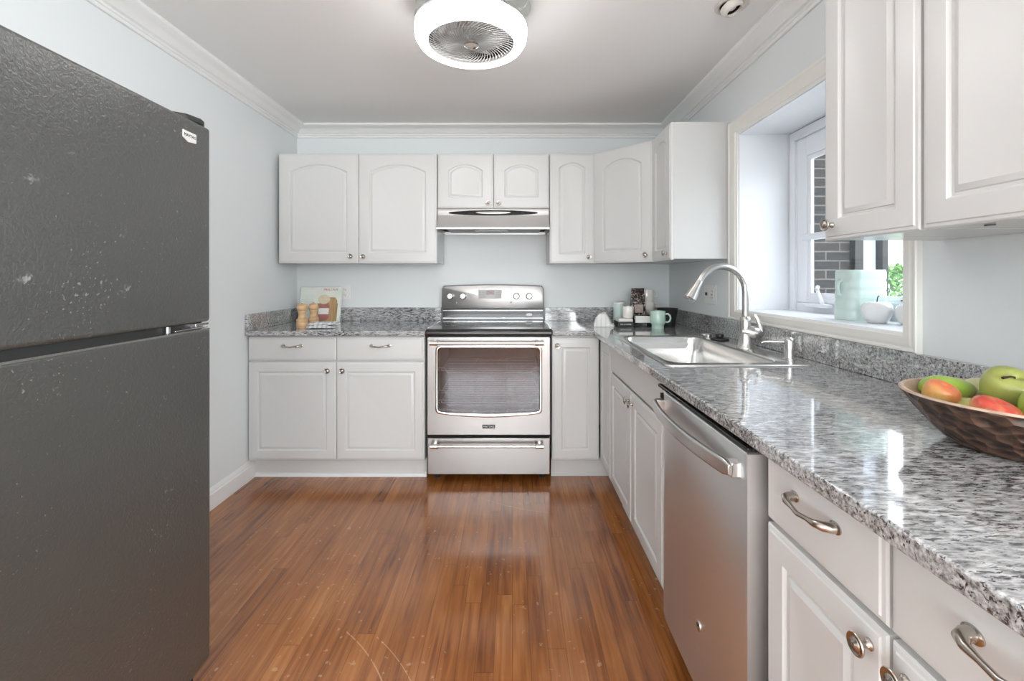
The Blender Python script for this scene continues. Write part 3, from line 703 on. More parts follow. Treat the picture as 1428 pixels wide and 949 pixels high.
lv.tube([(.040, -.016, .058), (.056, -.020, .064), (.059, -.022, .080), (.053, -.020, .104), (.044, -.017, .128), (.034, -.013, .150)], [.013, .014, .0125, .0095, .0075, .006], 14, flat=.8)
obj('lever_handle', lv, 'steel_sat', f, smooth=50)
# soap dispenser
q = thing('soap_dispenser', 'small brushed steel soap pump at the near end of the sink deck', 'soap dispenser', (1.066, 1.695, fz))
obj('base', MB().lathe([(.024, 0), (.024, .003), (.017, .005), (.0155, .030), (.0155, .045)], None, 24), 'steel_sat', q)
obj('nozzle', MB().lathe([(.0185, .040), (.0185, .072), (.015, .081), (.006, .085)], None, 24).tube([(-.005, .002, .066), (-.05, .02, .066), (-.080, .032, .063), (-.087, .035, .058)], [.006, .005, .0045, .004], 12), 'steel_sat', q, smooth=50)
# stopper and strainer resting on the sink corner
q = thing('sink_strainer', 'steel sink strainer basket on the deck at the far corner', 'strainer', (1.035, 2.335, CT1+.005))
obj('basket', MB().lathe([(.020, 0), (.030, .010), (.034, .014), (.034, .017), (.028, .017), (.022, .012), (.001, .012)], None, 28), 'chrome', q)
q2 = thing('sink_stopper', 'black rubber sink stopper with a raised grip beside the steel strainer', 'stopper', (1.052, 2.235, CT1+.0055))
obj('flange', MB().lathe([(.042, 0), (.044, .003), (.042, .008), (.022, .011), (.018, .013)], None, 28), 'rubber', q2)
obj('grip', MB().lathe([(.018, .012), (.020, .022), (.019, .028), (.010, .030), (.009, .024), (.001, .024)], None, 24), 'rubber', q2)

# ------------------------------------------------------------------ range
RX0, RX1 = -.518, .234; RC = (RX0+RX1)/2; HW = (RX1-RX0)/2
g = thing('range', 'stainless steel electric range with black glass cooktop and oven window', 'range', (RC, 2.66, 0))
def L_(x): return x-RC
def ly(y): return y-2.66
body = MB().box(-HW+.004, -HW+.03, ly(2.70), ly(3.26), .045, .895).box(HW-.03, HW-.004, ly(2.70), ly(3.26), .045, .895).box(-HW+.03, HW-.03, ly(3.23), ly(3.26), .045, .895)
body.box(-HW+.03, HW-.03, ly(2.70), ly(3.23), .045, .29).box(-HW+.03, HW-.03, ly(2.70), ly(3.23), .835, .895)
obj('body', body, 'steel_z', g, smooth=0)
# oven cavity
cav = MB().box(-HW+.03, -HW+.06, ly(2.70), ly(3.2), .29, .835).box(HW-.06, HW-.03, ly(2.70), ly(3.2), .29, .835).box(-HW+.06, HW-.06, ly(3.17), ly(3.2), .29, .835).box(-HW+.06, HW-.06, ly(2.70), ly(3.17), .29, .30).box(-HW+.06, HW-.06, ly(2.70), ly(3.17), .82, .835)
obj('oven_cavity', cav, plain('oven_enamel', (.09, .08, .08), .4, mottle=.3), g, smooth=0)
rackm = plain('rack_wire', (.75, .74, .72), .3, .4)
for zz in (.46, .52, .66):
    rk = MB()
    for k in range(8): rk.tube([(-HW+.075, ly(2.735+k*.055), zz), (HW-.075, ly(2.735+k*.055), zz)], .0035 if k == 0 else .002, 6)
    rk.tube([(-HW+.065, ly(2.725), zz+.018), (-HW+.10, ly(2.725), zz+.018), (-HW+.115, ly(2.725), zz-.012), (HW-.115, ly(2.725), zz-.012), (HW-.10, ly(2.725), zz+.018), (HW-.065, ly(2.725), zz+.018)], .003, 6)
    for k in (0, .33, .67, 1): rk.tube([(-HW+.075+k*(2*HW-.15), ly(2.73), zz+.004), (-HW+.075+k*(2*HW-.15), ly(3.12), zz+.004)], .0025, 6)
    obj('oven_rack', rk, rackm, g)
# cooktop
ctp = [(2.644, .884), (2.636, .890), (2.634, .903), (2.638, .916), (2.648, .923), (2.665, .925), (3.215, .927), (3.215, .896), (2.70, .896), (2.70, .884)]
obj('cooktop', MB().loft([[(-HW-.001, ly(y), z) for y, z in ctp], [(HW+.001, ly(y), z) for y, z in ctp]]), 'black', g, smooth=50)
br = MB()
for (bx_, by_, r_) in ((-.19, 2.82, .10), (.19, 2.82, .08), (-.19, 3.06, .075), (.19, 3.06, .10), (0, 3.05, .06)):
    n = 40
    for r2 in (r_, r_*.6):
        ring0 = [(bx_+r2*math.cos(2*PI*i/n), ly(by_)+r2*math.sin(2*PI*i/n), .9275) for i in range(n)]
        ring1 = [(bx_+(r2-.003)*math.cos(2*PI*i/n), ly(by_)+(r2-.003)*math.sin(2*PI*i/n), .9275) for i in range(n)]
        br.loft([ring0, ring1], False, False)
obj('burner_ring', br, plain('burner_print', (.10, .10, .10), .4), g, smooth=0)
obj('cooktop_badge', MB().lathe([(.024, .9272), (.024, .9282)], Matrix.Translation((.265, ly(3.09), 0)) @ Matrix.Scale(.5, 4, (0, 1, 0)), 28), 'silverprint', g)
# side trims of the cooktop
for xa in (-HW-.001, HW-.005): obj('cooktop_trim', MB().box(xa, xa+.006, ly(2.70), ly(3.215), .924, .930), 'chrome', g, bevel=.001)
# black glass riser and console
obj('riser', MB().box(-HW+.008, HW-.008, ly(3.216), ly(3.262), .925, 1.012), 'black', g, bevel=.003)
obj('riser_badge', MB().lathe([(.024, 0), (.024, .001)], Matrix.Translation((.265, ly(3.2162), .966)) @ Matrix.Rotation(PI/2, 4, 'X') @ Matrix.Scale(.42, 4, (0, 1, 0)), 28), 'silverprint', g)
obj('riser_trim', MB().box(-HW+.01, HW-.01, ly(3.208), ly(3.216), .938, .943).box(-HW+.01, HW-.01, ly(3.208), ly(3.216), .994, .998), 'chrome', g, bevel=.001)
cp = []
nn = 20
top = [(-HW+.010+(2*HW-.020)*i/nn) for i in range(nn+1)]
def conring(y, inset=0):
    P = [(-HW+.004+inset, y, 1.008+inset), (HW-.004-inset, y, 1.008+inset)]
    P += [(HW-.006-inset, y, 1.155)]
    for i in range(nn+1):
        x = (HW-.020-inset)-(2*HW-.04-2*inset)*i/nn
        P.append((x, y, 1.176-inset+.010*(1-(x/HW)**2)))
    P += [(-HW+.006+inset, y, 1.155)]
    return P
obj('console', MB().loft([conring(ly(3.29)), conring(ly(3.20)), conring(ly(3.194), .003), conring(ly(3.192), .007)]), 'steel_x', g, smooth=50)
cy = ly(3.192)
obj('control_panel', MB().box(-.106, .066, cy-.0012, cy+.001, 1.082, 1.148), plain('control_overlay', (.50, .49, .48), .4, mottle=.2, mscale=300), g, bevel=.002)
obj('display', MB().box(-.048, .010, cy-.002, cy, 1.113, 1.142), 'display', g)
text('display_digits', '12:00', .016, 'led', g, Matrix.Translation((-.019, cy-.0021, 1.127)) @ FACE_Y)
bpm = plain('button_print', (.36, .36, .36), .5)
for sx_ in (-1, 1):
    bt = MB()
    for i in range(5):
        for j in range(3):
            x = -.019+sx_*(.038+i*.010); bt.box(x-.0035, x+.0035, cy-.0016, cy-.001, 1.090+j*.017, 1.100+j*.017)
    obj('button_pad', bt, bpm, g, smooth=0)
for x in (-.306, -.213, .174, .266):
    kb = MB(); T = Matrix.Translation((x-.002, cy, 1.102)) @ Matrix.Rotation(PI/2, 4, 'X')
    kb.lathe([(.025, 0), (.025, .004), (.021, .006), (.0195, .022), (.017, .026), (.001, .026)], T, 32)
    kb.box(x-.006, x+.002, cy-.034, cy-.02, 1.083, 1.121)
    obj('burner_knob', kb, 'steel_sat', g, smooth=40, bevel=.001)
for (x, z, r) in ((.132, 1.146, .006), (.132, 1.064, .009), (-.262, 1.054, .003), (.22, 1.054, .003)):
    obj('indicator', MB().lathe([(r, 0), (r, .003), (r*.6, .005)], Matrix.Translation((x, cy, z)) @ Matrix.Rotation(PI/2, 4, 'X'), 20), 'steel_sat', g)
# oven door
DF = ly(2.645); DB = ly(2.698)
dz0, dz1 = .288, .880
def ring_xz(P, y): return [(x, y, z) for x, z in P]
WX0, WX1, WZa, WZb = L_(-.446), L_(.163), .432, .812
nC = 6
o0 = rrect(-HW+.006, HW-.006, dz0, dz1, .006, nC, .0001); o1 = rrect(-HW+.010, HW-.010, dz0+.004, dz1-.004, .006, nC, .0001)
i2 = rrect(WX0-.016, WX1+.016, WZa-.016, WZb+.016, .03, nC, .020); i3 = rrect(WX0-.010, WX1+.010, WZa-.010, WZb+.010, .026, nC, .018); i4 = rrect(WX0, WX1, WZa, WZb, .018, nC, .012)
dm = MB().loft([ring_xz(i4, DB), ring_xz(o0, DB), ring_xz(o0, DF+.006), ring_xz(o1, DF), ring_xz(i2, DF), ring_xz(i2, DF)], False, False)
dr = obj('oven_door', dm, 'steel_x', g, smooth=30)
obj('window_trim', MB().loft([ring_xz(i2, DF+.001), ring_xz(i2, DF-.004), ring_xz(i3, DF-.007), ring_xz(rrect(WX0-.003, WX1+.003, WZa-.003, WZb+.003, .021, nC, .014), DF-.005), ring_xz(i4, DF+.002), ring_xz(i4, DB)], False, False), 'chrome', dr, smooth=50)
obj('oven_window', MB().loft([ring_xz(i4, DF+.004), ring_xz(i4, DF+.010)]), 'ovenglass', dr, smooth=20)
def bar_handle(parent, xa, xb, z, y, r, stand=.045):
    mb = MB(); yy = y-stand
    mb.tube([(xa+.01, yy, z), (xb-.01, yy, z)], r*.85, 18)
    for x, sgn in ((xa, 1), (xb, -1)):
        mb.tube([(x-sgn*.002, yy, z), (x, yy, z), (x+sgn*.046, yy, z), (x+sgn*.050, yy, z)], [r*1.05, r*1.3, r*1.3, r*.9], 20)
        mb.tube([(x+sgn*.02, yy, z), (x+sgn*.02, y+.001, z-.002)], [r*1.1, r*1.3], 16)
    return obj('handle', mb, plain('handle_satin_steel', (.78, .76, .73), .24, 1), parent, smooth=45)
bar_handle(dr, L_(-.488), L_(.184), .848, DF, .0115)
bd = obj('badge', MB().box(-.038, .038, DF-.0025, DF, .330, .352), 'blackmat', dr, bevel=.001); bd['label'] = 'small black name plate on the oven door'
text('badge_lettering', 'MAYTAG', .0165, 'silverprint', bd, Matrix.Translation((0, DF-.0026, .341)) @ FACE_Y)
# storage drawer
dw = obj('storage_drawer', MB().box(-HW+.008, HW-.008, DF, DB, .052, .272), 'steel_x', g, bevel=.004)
bar_handle(dw, L_(-.486), L_(.184), .236, DF, .0105, .04)
obj('drawer_gap', MB().box(-HW+.006, HW-.006, ly(2.672), ly(2.70), .272, .288), 'void', g, smooth=0)
for sx_ in (-1, 1):
    for yy in (2.74, 3.22): obj('foot', MB().lathe([(.02, 0), (.02, .008), (.012, .010), (.012, .046)], Matrix.Translation((sx_*(HW-.05), ly(yy), 0)), 16), 'blackmat', g)

# ------------------------------------------------------------------ range hood
h = thing('range_hood', 'slim stainless range hood with a black oval control slot, under the short cabinet', 'range hood', (-.129, 2.965, 1.557))
hp = [(.33, 0), (.33, .146), (.016, .146), (-.002, .083), (-.040, .012), (-.040, .002), (-.032, 0), (-.032, .006), (-.034, .012), (.0, .078), (.006, .130), (.322, .130), (.322, 0)]
HH = .376
hm = MB()
hm.loft([[(-HH+.002, y, z) for y, z in hp], [(HH-.002, y, z) for y, z in hp]])
for sx_ in (-1, 1):
    pl = [(.33, 0), (.33, .1455), (.016, .1455), (-.0015, .083), (-.0395, .012), (-.0395, .0005)]
    xa = sx_*HH; xb = sx_*(HH-.004)
    hm.loft([[(xa, y, z) for y, z in pl], [(xb, y, z) for y, z in pl]])
obj('shell', hm, 'steel_hood', h, smooth=25)
def ell(cx, cz, a, b, n=48, y0=0, y1=-.002): return [[(cx+a*math.cos(2*PI*i/n), y, cz+b*math.sin(2*PI*i/n)) for i in range(n)] for y in (y0, y1)]
TH = Matrix.Translation((0, .0040, .114)) @ Matrix.Rotation(-math.atan2(.018, .063), 4, 'X') @ Matrix.Translation((0, 0, -.114))
def th(o): o.data.transform(TH); return o
th(obj('control_slot', MB().loft(ell(0, .114, .300, .0185, y0=.003, y1=-.0035)), 'black', h, smooth=40))
th(obj('slot_grip', MB().loft([[(x*k, y, .116+z*k2) for x, z in [(.118*math.cos(2*PI*i/40), .010*math.sin(2*PI*i/40)) for i in range(40)]] for k, k2, y in ((1, 1, -.0035), (1, 1, -.006), (.97, .75, -.007))]), 'steel_x', h, smooth=40))
for x in (.20, .228, .256): th(obj('button', MB().box(x-.009, x+.009, -.006, -.0030, .108, .120), 'blackmat', h, bevel=.002))
obj('filter', MB().box(-HH+.05, HH-.05, .02, .32, .012, .020), plain('filter_mesh', (.25, .25, .25), .5, .8, bump=.5, bscale=400), h)
obj('lamp_lens', MB().loft([[(x, y, z) for x, y in rrect(-.13, .10, .0, .09, .03)] for z in (-.002, .012)]), mat_glass('frosted_lens', (.6, .6, .6), .15, .2), h, smooth=40)
obj('inner_panel', MB().box(-HH+.01, HH-.01, .0, .32, .020, .026), 'void', h, smooth=0)

# ------------------------------------------------------------------ dishwasher
DY0, DY1 = .932, 1.548
q = thing('dishwasher', 'stainless steel dishwasher with curved bar handle, between sink cabinet and near drawers', 'dishwasher', (.55, DY1, 0), -PI/2)
W = DY1-DY0
obj('body', MB().box(.006, W-.006, .012, .58, .10, CT0-.004), 'blackmat', q, smooth=0)
# door cross-section (x along width from far end, y out): rounded at the far edge
def xsec(inset=0):
    P = [(.008+inset, .010), (W-.012-inset, .010), (W-.012-inset, -.046), (W-.018-inset, -.050+inset)]
    P += [(.13, -.050+inset)]
    for a in (.25, .5, .75): P.append((.13-.115*a, -.050+inset+.030*a*a))
    P += [(.012+inset, -.020)]
    return P
dm = MB().loft([[(x, y, z) for x, y in xsec(i_)] for z, i_ in ((.112, .003), (.116, 0), (.852, 0), (.8555, .003))])
d = obj('door', dm, 'steel_z', q, smooth=40)
obj('control_strip', MB().box(.02, W-.014, -.045, .012, .8558, .866), 'black', d, bevel=.002)
# bowed bar handle
hb = MB(); n = 24; rings = []
for i in range(n+1):
    f_ = i/n; x = .06+(W-.032-.06)*f_; bow = .028*(1-(2*f_-1)**2)
    ex = .006 if i in (0, n) else 0
    yb, yf = -.066-bow, -.078-bow
    rings.append([(x, yb, .792+ex), (x, yf+.003, .792+ex), (x, yf, .796+ex), (x, yf, .824-ex), (x, yf+.003, .828-ex), (x, yb, .828-ex)])
hb.loft(rings)
for x in (.074, W-.046): hb.box(x-.014, x+.014, -.070, -.028 if x < .2 else -.048, .794, .826)
obj('handle', hb, 'steel_y', d, smooth=30, bevel=.0015)
obj('emblem', MB().lathe([(.0135, 0), (.0135, .0015), (.012, .0022), (.011, .0018), (.001, .0018)], Matrix.Translation((DY1-1.183, -.050, .297)) @ Matrix.Rotation(PI/2, 4, 'X'), 28), 'chrome', d)
text('emblem_lettering', 'GE', .013, 'blackprint', d, Matrix.Translation((DY1-1.183, -.0519, .297)) @ FACE_Y)
vt = MB()
for k in range(3): vt.box(.040, .085, -.0445+.0, -.030, .836-k*.006, .839-k*.006)
obj('vent_slot', vt, 'void', d, smooth=0)
obj('toe_panel', MB().box(.006, W-.006, .03, .045, .005, .10), 'void', q, smooth=0)

# ------------------------------------------------------------------ refrigerator
FA = math.radians(-.95)   # slight twist
fr = thing('refrigerator', 'black pebbled top-freezer refrigerator standing on the left', 'refrigerator', (-.914, 1.335, 0), PI/2-FA*-1 if False else PI/2+math.radians(.95))
# local frame: x axis runs world +Y... front faces -y local -> world +X ; far edge at x=0, near edge at x=-.. 
FW = .755; FD = .07
def fbox(x0, x1, y0, y1, z0, z1): return MB().box(x0, x1, y0, y1, z0, z1)
obj('body', fbox(-FW+.008, -.008, FD+.008, .685, .03, 1.672), 'blackmat', fr, bevel=.006)
obj('gasket', fbox(-FW+.016, -.016, FD, FD+.008, .09, 1.668), plain('gasket_grey', (.35, .36, .37), .6), fr, smooth=0)
fd = obj('freezer_door', fbox(-FW, 0, 0, FD, 1.101, 1.682), 'fridge', fr, bevel=.010, seg=4)
rd = obj('refrigerator_door', fbox(-FW, 0, 0, FD, .085, 1.080), 'fridge', fr, bevel=.008, seg=4)
obj('edge_highlight', fbox(-FW+.004, -.006, -.0006, FD-.004, 1.0765, 1.0812), 'steel_sat', rd, smooth=0)  # steel strip added as the bright highlight line along the lower door's top
obj('divider', fbox(-FW+.01, -.012, .02, FD+.01, 1.0785, 1.1025), 'blackmat', fr, smooth=0)
hg = MB().box(-.135, -.004, .006, .060, 1.083, 1.0865).box(-.06, -.004, .004, .060, 1.0905, 1.0985).box(-.05, -.02, .01, .05, 1.0865, 1.0905)
obj('hinge', hg, 'chrome', fr, bevel=.001)
obj('hinge_pin', MB().tube([(-.155, .012, 1.083), (-.155, .012, 1.099)], .006, 12), 'chrome', fr)
hc = MB(); hc.prism([(-.004, .015), (-.004, .075), (-.03, .15), (-.075, .15), (-.10, .06), (-.07, .02), (-.03, .008)], .020, Matrix.Translation((0, 0, 1.684)))
obj('hinge_cover', hc, 'blackmat', fr, bevel=.005)
obj('toe_grille', fbox(-FW+.02, -.02, .04, .06, .01, .08), 'void', fr, smooth=0)
for fx_ in (-FW+.07, -.07): obj('foot', MB().lathe([(.02, 0), (.02, .035)], Matrix.Translation((fx_, .12, 0)), 14), 'blackmat', fr)
bdg = MB(); bdg.prism([(-.026, .011), (-.026, -.009), (-.006, -.019), (.026, -.015), (.026, .011)], .003, Matrix.Translation((-.092, .0005, 1.632)) @ FACE_Y)
bq = obj('badge', bdg, plain('badge_silver', (.78, .77, .75), .3, .2), fd, bevel=.0008); bq['label'] = 'small silver shield-shaped name badge'
text('badge_lettering', 'MAYTAG', .0115, 'blackprint', bq, Matrix.Translation((-.092, -.0028, 1.631)) @ FACE_Y)
for (z0, z1, dd) in ((1.14, 1.50, fd), (.62, 1.04, rd)):
    hm_ = MB().tube([(-FW+.035, 0, z0), (-FW+.035, -.03, z0+.02), (-FW+.035, -.045, z0+.05), (-FW+.035, -.045, z1-.05), (-FW+.035, -.03, z1-.02), (-FW+.035, 0, z1)], .011, 12)
    obj('handle', hm_, 'blackmat', dd, smooth=50)

# ------------------------------------------------------------------ ceiling fan light
lx, lyy = LAMP
t = thing('ceiling_fan_light', 'round flush ceiling fan light with glowing white ring and central grille', 'ceiling light', (lx, lyy, ZC))
obj('canopy', MB().lathe([(.10, -.002), (.10, -.03), (.15, -.06), (.175, -.12), (.17, -.13)], None, 48), 'trimwhite', t, smooth=50)
for k in range(4):
    a0 = k*PI/2+.35; bl = MB(); rr = []
    n = 18
    for i in range(n+1):
        a = a0+1.35*i/n; w0 = .20+.030*math.sin(PI*i/n); w1 = .175
        zt = -.050-.012*math.sin(PI*i/n)
        rr.append([(w1*math.cos(a), w1*math.sin(a), zt-.012), ((w0+.018)*math.cos(a), (w0+.018)*math.sin(a), zt-.020), ((w0+.022)*math.cos(a), (w0+.022)*math.sin(a), zt-.015), ((w0+.018)*math.cos(a), (w0+.018)*math.sin(a), zt-.014), (w1*math.cos(a), w1*math.sin(a), zt-.006)])
    bl.loft(rr); obj('folded_blade', bl, 'bladeplastic', t, smooth=50)
zb = 2.167-ZC
tor = []
prof = [(.172, zb+.012), (.176, zb+.003), (.184, zb), (.196, zb+.001), (.212, zb+.010), (.222, zb+.026), (.225, zb+.046), (.222, zb+.064), (.214, zb+.074)]
obj('light_ring', MB().lathe(prof, None, 72, False, False), 'lamp', t, smooth=60)
obj('ring_top', MB().lathe([(.214, zb+.074), (.1725, zb+.078), (.1725, zb+.012)], None, 60, False, False), 'trimwhite', t)
obj('ring_edge', MB().lathe([(.226, zb+.066), (.228, zb+.070), (.226, zb+.076), (.214, zb+.076)], None, 60, False, False), 'chrome', t)
# grille: curved slats in a dish
grl = MB(); ns = 56
for k in range(ns):
    a0 = 2*PI*k/ns; pts = []
    for i in range(9):
        r = .026+(.170-.026)*i/8; a = a0+.75*(i/8); zz = zb+.020-.012*(1-(r/.17)**2)
        pts.append((r*math.cos(a), r*math.sin(a), zz))
    grl.tube(pts, .0019, 5)
for r in (.07, .115, .15): 
    pts = [(r*math.cos(2*PI*i/40), r*math.sin(2*PI*i/40), zb+.0215-.012*(1-(r/.17)**2)) for i in range(41)]; grl.tube(pts, .0015, 5)
obj('grille', grl, plain('grille_grey', (.36, .36, .35), .35, .3), t, smooth=60)
obj('grille_hub', MB().lathe([(.030, zb+.012), (.030, zb+.004), (.026, zb+.002), (.024, zb+.005), (.001, zb+.005)], None, 32), 'nickel', t)
obj('dark_grille_backing', MB().lathe([(.171, zb+.03), (.171, zb+.085), (.001, zb+.085)], None, 48, False, False), 'blackmat', t)  # dark cup added behind the grille so the recess reads as shaded
fan = MB()
for k in range(5):
    a = 2*PI*k/5; u = Vector((math.cos(a), math.sin(a), 0)); v = Vector((-math.sin(a), math.cos(a), 0))
    fan.loft([[tuple(u*.03+v*.012+Vector((0, 0, zb+.055))), tuple(u*.03-v*.012+Vector((0, 0, zb+.035))), tuple(u*.03-v*.012+Vector((0, 0, zb+.037)))], [tuple(u*.15+v*.045+Vector((0, 0, zb+.058))), tuple(u*.15-v*.03+Vector((0, 0, zb+.035))), tuple(u*.15-v*.03+Vector((0, 0, zb+.037)))]])
obj('fan_rotor', fan, plain('rotor_grey', (.6, .6, .6), .4), t)

# ------------------------------------------------------------------ recessed eyeball spotlight
e = thing('recessed_spotlight', 'small recessed eyeball spotlight in the ceiling near the right crown moulding', 'spotlight', (.912, 1.83, ZC))
obj('trim_ring', MB().lathe([(.066, -.0005), (.066, -.004), (.060, -.007), (.052, -.006), (.046, -.003), (.046, -.0005)], None, 40), plain('aged_white', (.62, .60, .55), .4), e)
T = Matrix.Translation((0, 0, -.004)) @ Matrix.Rotation(math.radians(22), 4, Vector((-.55, -1, 0)).normalized())
obj('eyeball', MB().lathe([(.046, .004), (.045, -.010), (.040, -.020), (.034, -.026), (.030, -.026), (.028, -.020), (.026, .002)], T, 36, False, True), plain('aged_white_ball', (.68, .65, .60), .4), e, smooth=60)
obj('bulb', MB().lathe([(.020, .0), (.019, -.008), (.012, -.013), (.001, -.014)], T, 24), plain('bulb_glass', (.6, .58, .55), .15), e)
obj('baffle', MB().lathe([(.0275, -.016), (.026, -.003), (.021, -.001)], T, 28, False, False), 'black', e)

# ------------------------------------------------------------------ outlets
def outlet_plate(name, label, cat, loc, rz, w_, gangs):
    o = thing(name, label, cat, loc, rz)
    obj('plate', MB().box(-w_/2, w_/2, -.006, 0, -.058, .058), 'plate', o, bevel=.003)
    for k, kind in enumerate(gangs):
        cx = (k-(len(gangs)-1)/2)*.046*(1.6 if len(gangs) == 2 else 1)
        if kind == 'duplex':
            for zz in (.02, -.02):
                f_ = obj('socket', MB().loft([[(cx+x, y, zz+z) for x, z in rrect(-.016, .016, -.014, .014, .010)] for y in (-.006, -.008)]), 'plate', o, smooth=40)
                sl = MB().box(cx-.008, cx-.006, -.0085, -.0078, zz-.003, zz+.007).box(cx+.006, cx+.008, -.0085, -.0078, zz-.003, zz+.006).box(cx-.002, cx+.002, -.0085, -.0078, zz-.010, zz-.006)
                obj('slots', sl, 'slot', f_, smooth=0)
        elif kind == 'toggle':
            obj('switch', MB().box(cx-.005, cx+.005, -.016, -.005, -.006, .012), 'slot', o, bevel=.001)
        else:
            f_ = obj('socket', MB().box(cx-.017, cx+.017, -.009, -.005, -.034, .034), 'plate', o, bevel=.001)
            sl = MB()
            for zz in (.018, -.020): sl.box(cx-.008, cx-.006, -.0095, -.0088, zz-.004, zz+.006).box(cx+.006, cx+.008, -.0095, -.0088, zz-.004, zz+.005)
            sl.box(cx-.006, cx+.006, -.0095, -.0088, -.003, .003)
            obj('slots', sl, 'slot', f_, smooth=0)
outlet_plate('wall_outlet', 'white duplex wall outlet on the back wall behind the cookbook', 'outlet', (-1.250, YB-.0005, 1.128), 0, .072, ['duplex'])
outlet_plate('switch_plate', 'white switch and outlet plate on the right wall behind the faucet', 'switch plate', (XR-.0005, 2.608, 1.135), -PI/2, .155, ['toggle', 'gfci'])

# ------------------------------------------------------------------ things on the left counter
BK = thing('cookbook', 'pale green cookbook with food picture leaning on the backsplash', 'book', (-1.412, 3.203, CT1+.001), 0)
tilt = Matrix.Rotation(math.radians(-13), 4, 'X')
def tl(o): o.data.transform(tilt); return o
tl(obj('cover', MB().box(-.150, .150, 0, .004, 0, .258).box(-.150, .150, .018, .022, 0, .258).box(-.150, -.146, .004, .018, 0, .258), 'bookcover', BK, bevel=.001))
tl(obj('pages', MB().box(-.144, .146, .0042, .0178, .004, .254), 'paper', BK, smooth=0))
pic = MB().box(-.03, .130, -.0008, 0, .0, .135); tl(obj('picture', pic, 'photo_green', BK, smooth=0))
bo = MB(); bo.prism([(.055, .0), (.135, .0), (.135, .155), (.12, .180), (.07, .182), (.055, .165)], .0006, Matrix.Translation((-.010, -.0008, 0)) @ FACE_Y); tl(obj('picture', bo, 'photo_brown', BK, smooth=0))
jr = MB(); jr.prism([(.0, .02), (.012, .0), (.068, .0), (.08, .02), (.08, .11), (.07, .13), (.01, .13), (.0, .11)], .0006, Matrix.Translation((-.008, -.0015, .01)) @ FACE_Y); tl(obj('picture', jr, 'photo_red', BK, smooth=0))
lb = MB().box(-.006, .070, -.0027, -.0021, .055, .100); tl(obj('picture', lb, 'paper', BK, smooth=0))
ch = MB(); ch.prism([(-.002+.044*math.cos(a*PI/8)+.03, .165+.035*math.sin(a*PI/8)) for a in range(16)], .0006, Matrix.Translation((0, -.0022, 0)) @ FACE_Y); tl(obj('picture', ch, 'photo_cream', BK, smooth=0))
tt = text('title', 'MEALS IN A', .020, 'redlabel', BK, tilt @ Matrix.Translation((.070, -.0004, .238)) @ FACE_Y)
def mill(loc, label, k=1.0):
    o = thing('pepper_mill', label, 'pepper mill', loc, 0, 'turned wooden mills by the cookbook')
    pr = [(.030, 0), (.031, .004), (.031, .030), (.0295, .033), (.031, .036), (.031, .050), (.025, .056), (.0215, .062), (.020, .080), (.0225, .098), (.0265, .106), (.0265, .110)]
    obj('body', MB().lathe([(r*k*1.12, z*k) for r, z in pr], None, 32), 'millwood', o, smooth=45)
    pr = [(.0255, .111), (.0275, .114), (.029, .122), (.0285, .134), (.023, .146), (.012, .153), (.001, .154)]
    obj('head', MB().lathe([(r*k*1.12, z*k) for r, z in pr], None, 32), 'millwood', o, smooth=45)
    obj('finial', MB().lathe([(.004*k, .153*k), (.006*k, .158*k), (.005*k, .163*k), (.001, .165*k)], None, 16), 'nickel', o)
    return o
mill((-1.366, 2.86, CT1), 'turned wooden pepper mill nearer the left corner, in front of the cookbook')
o_ = mill((-1.338, 2.965, CT1), 'turned wooden mill standing between the other mill and the cookbook picture', .98)
def cloth_stack(name, label, loc, rz, W_, D_, layers, mat, seed, lump=.006):
    rnd = random.Random(seed); mb = MB(); nx, ny = 18, 12
    th = .007
    for l in range(layers):
        off = (rnd.uniform(-.006, .006), rnd.uniform(-.005, .005)); ph = rnd.random()*6
        def hz(x, y): return l*th + lump*.5*(1+math.sin(x*38+ph)*math.cos(y*30+ph*.7))*.5*(1+l*.2) - (.001)
        G = [[mb.bm.verts.new((off[0]+(i/nx-.5)*W_*(1-.03*l)+.004*math.sin(j*1.3+ph), off[1]+(j/ny-.5)*D_*(1-.03*l)+.004*math.sin(i*1.1+ph), hz(i/nx*W_, j/ny*D_)+th)) for j in range(ny+1)] for i in range(nx+1)]
        H = [[mb.bm.verts.new((v.co.x, v.co.y, max(.0005, v.co.z-th*.8))) for v in row] for row in G]
        for i in range(nx):
            for j in range(ny):
                mb.face([G[i][j], G[i+1][j], G[i+1][j+1], G[i][j+1]]); mb.face([H[i][j], H[i][j+1], H[i+1][j+1], H[i+1][j]])
        for i in range(nx):
            mb.face([G[i][0], H[i][0], H[i+1][0], G[i+1][0]]); mb.face([G[i][ny], G[i+1][ny], H[i+1][ny], H[i][ny]])
        for j in range(ny):
            mb.face([G[0][j], G[0][j+1], H[0][j+1], H[0][j]]); mb.face([G[nx][j], H[nx][j], H[nx][j+1], G[nx][j+1]])
    o = obj(name, mb, mat, smooth=60); o.location = loc; o.rotation_euler = (0, 0, rz)
    return tag(o, label, 'towel')
cloth_stack('folded_towel', 'folded white and blue-grey striped towel in front of the wooden mills', (-1.212, 2.83, CT1+.001), .05, .165, .13, 4, 'cloth2', 4, .014)

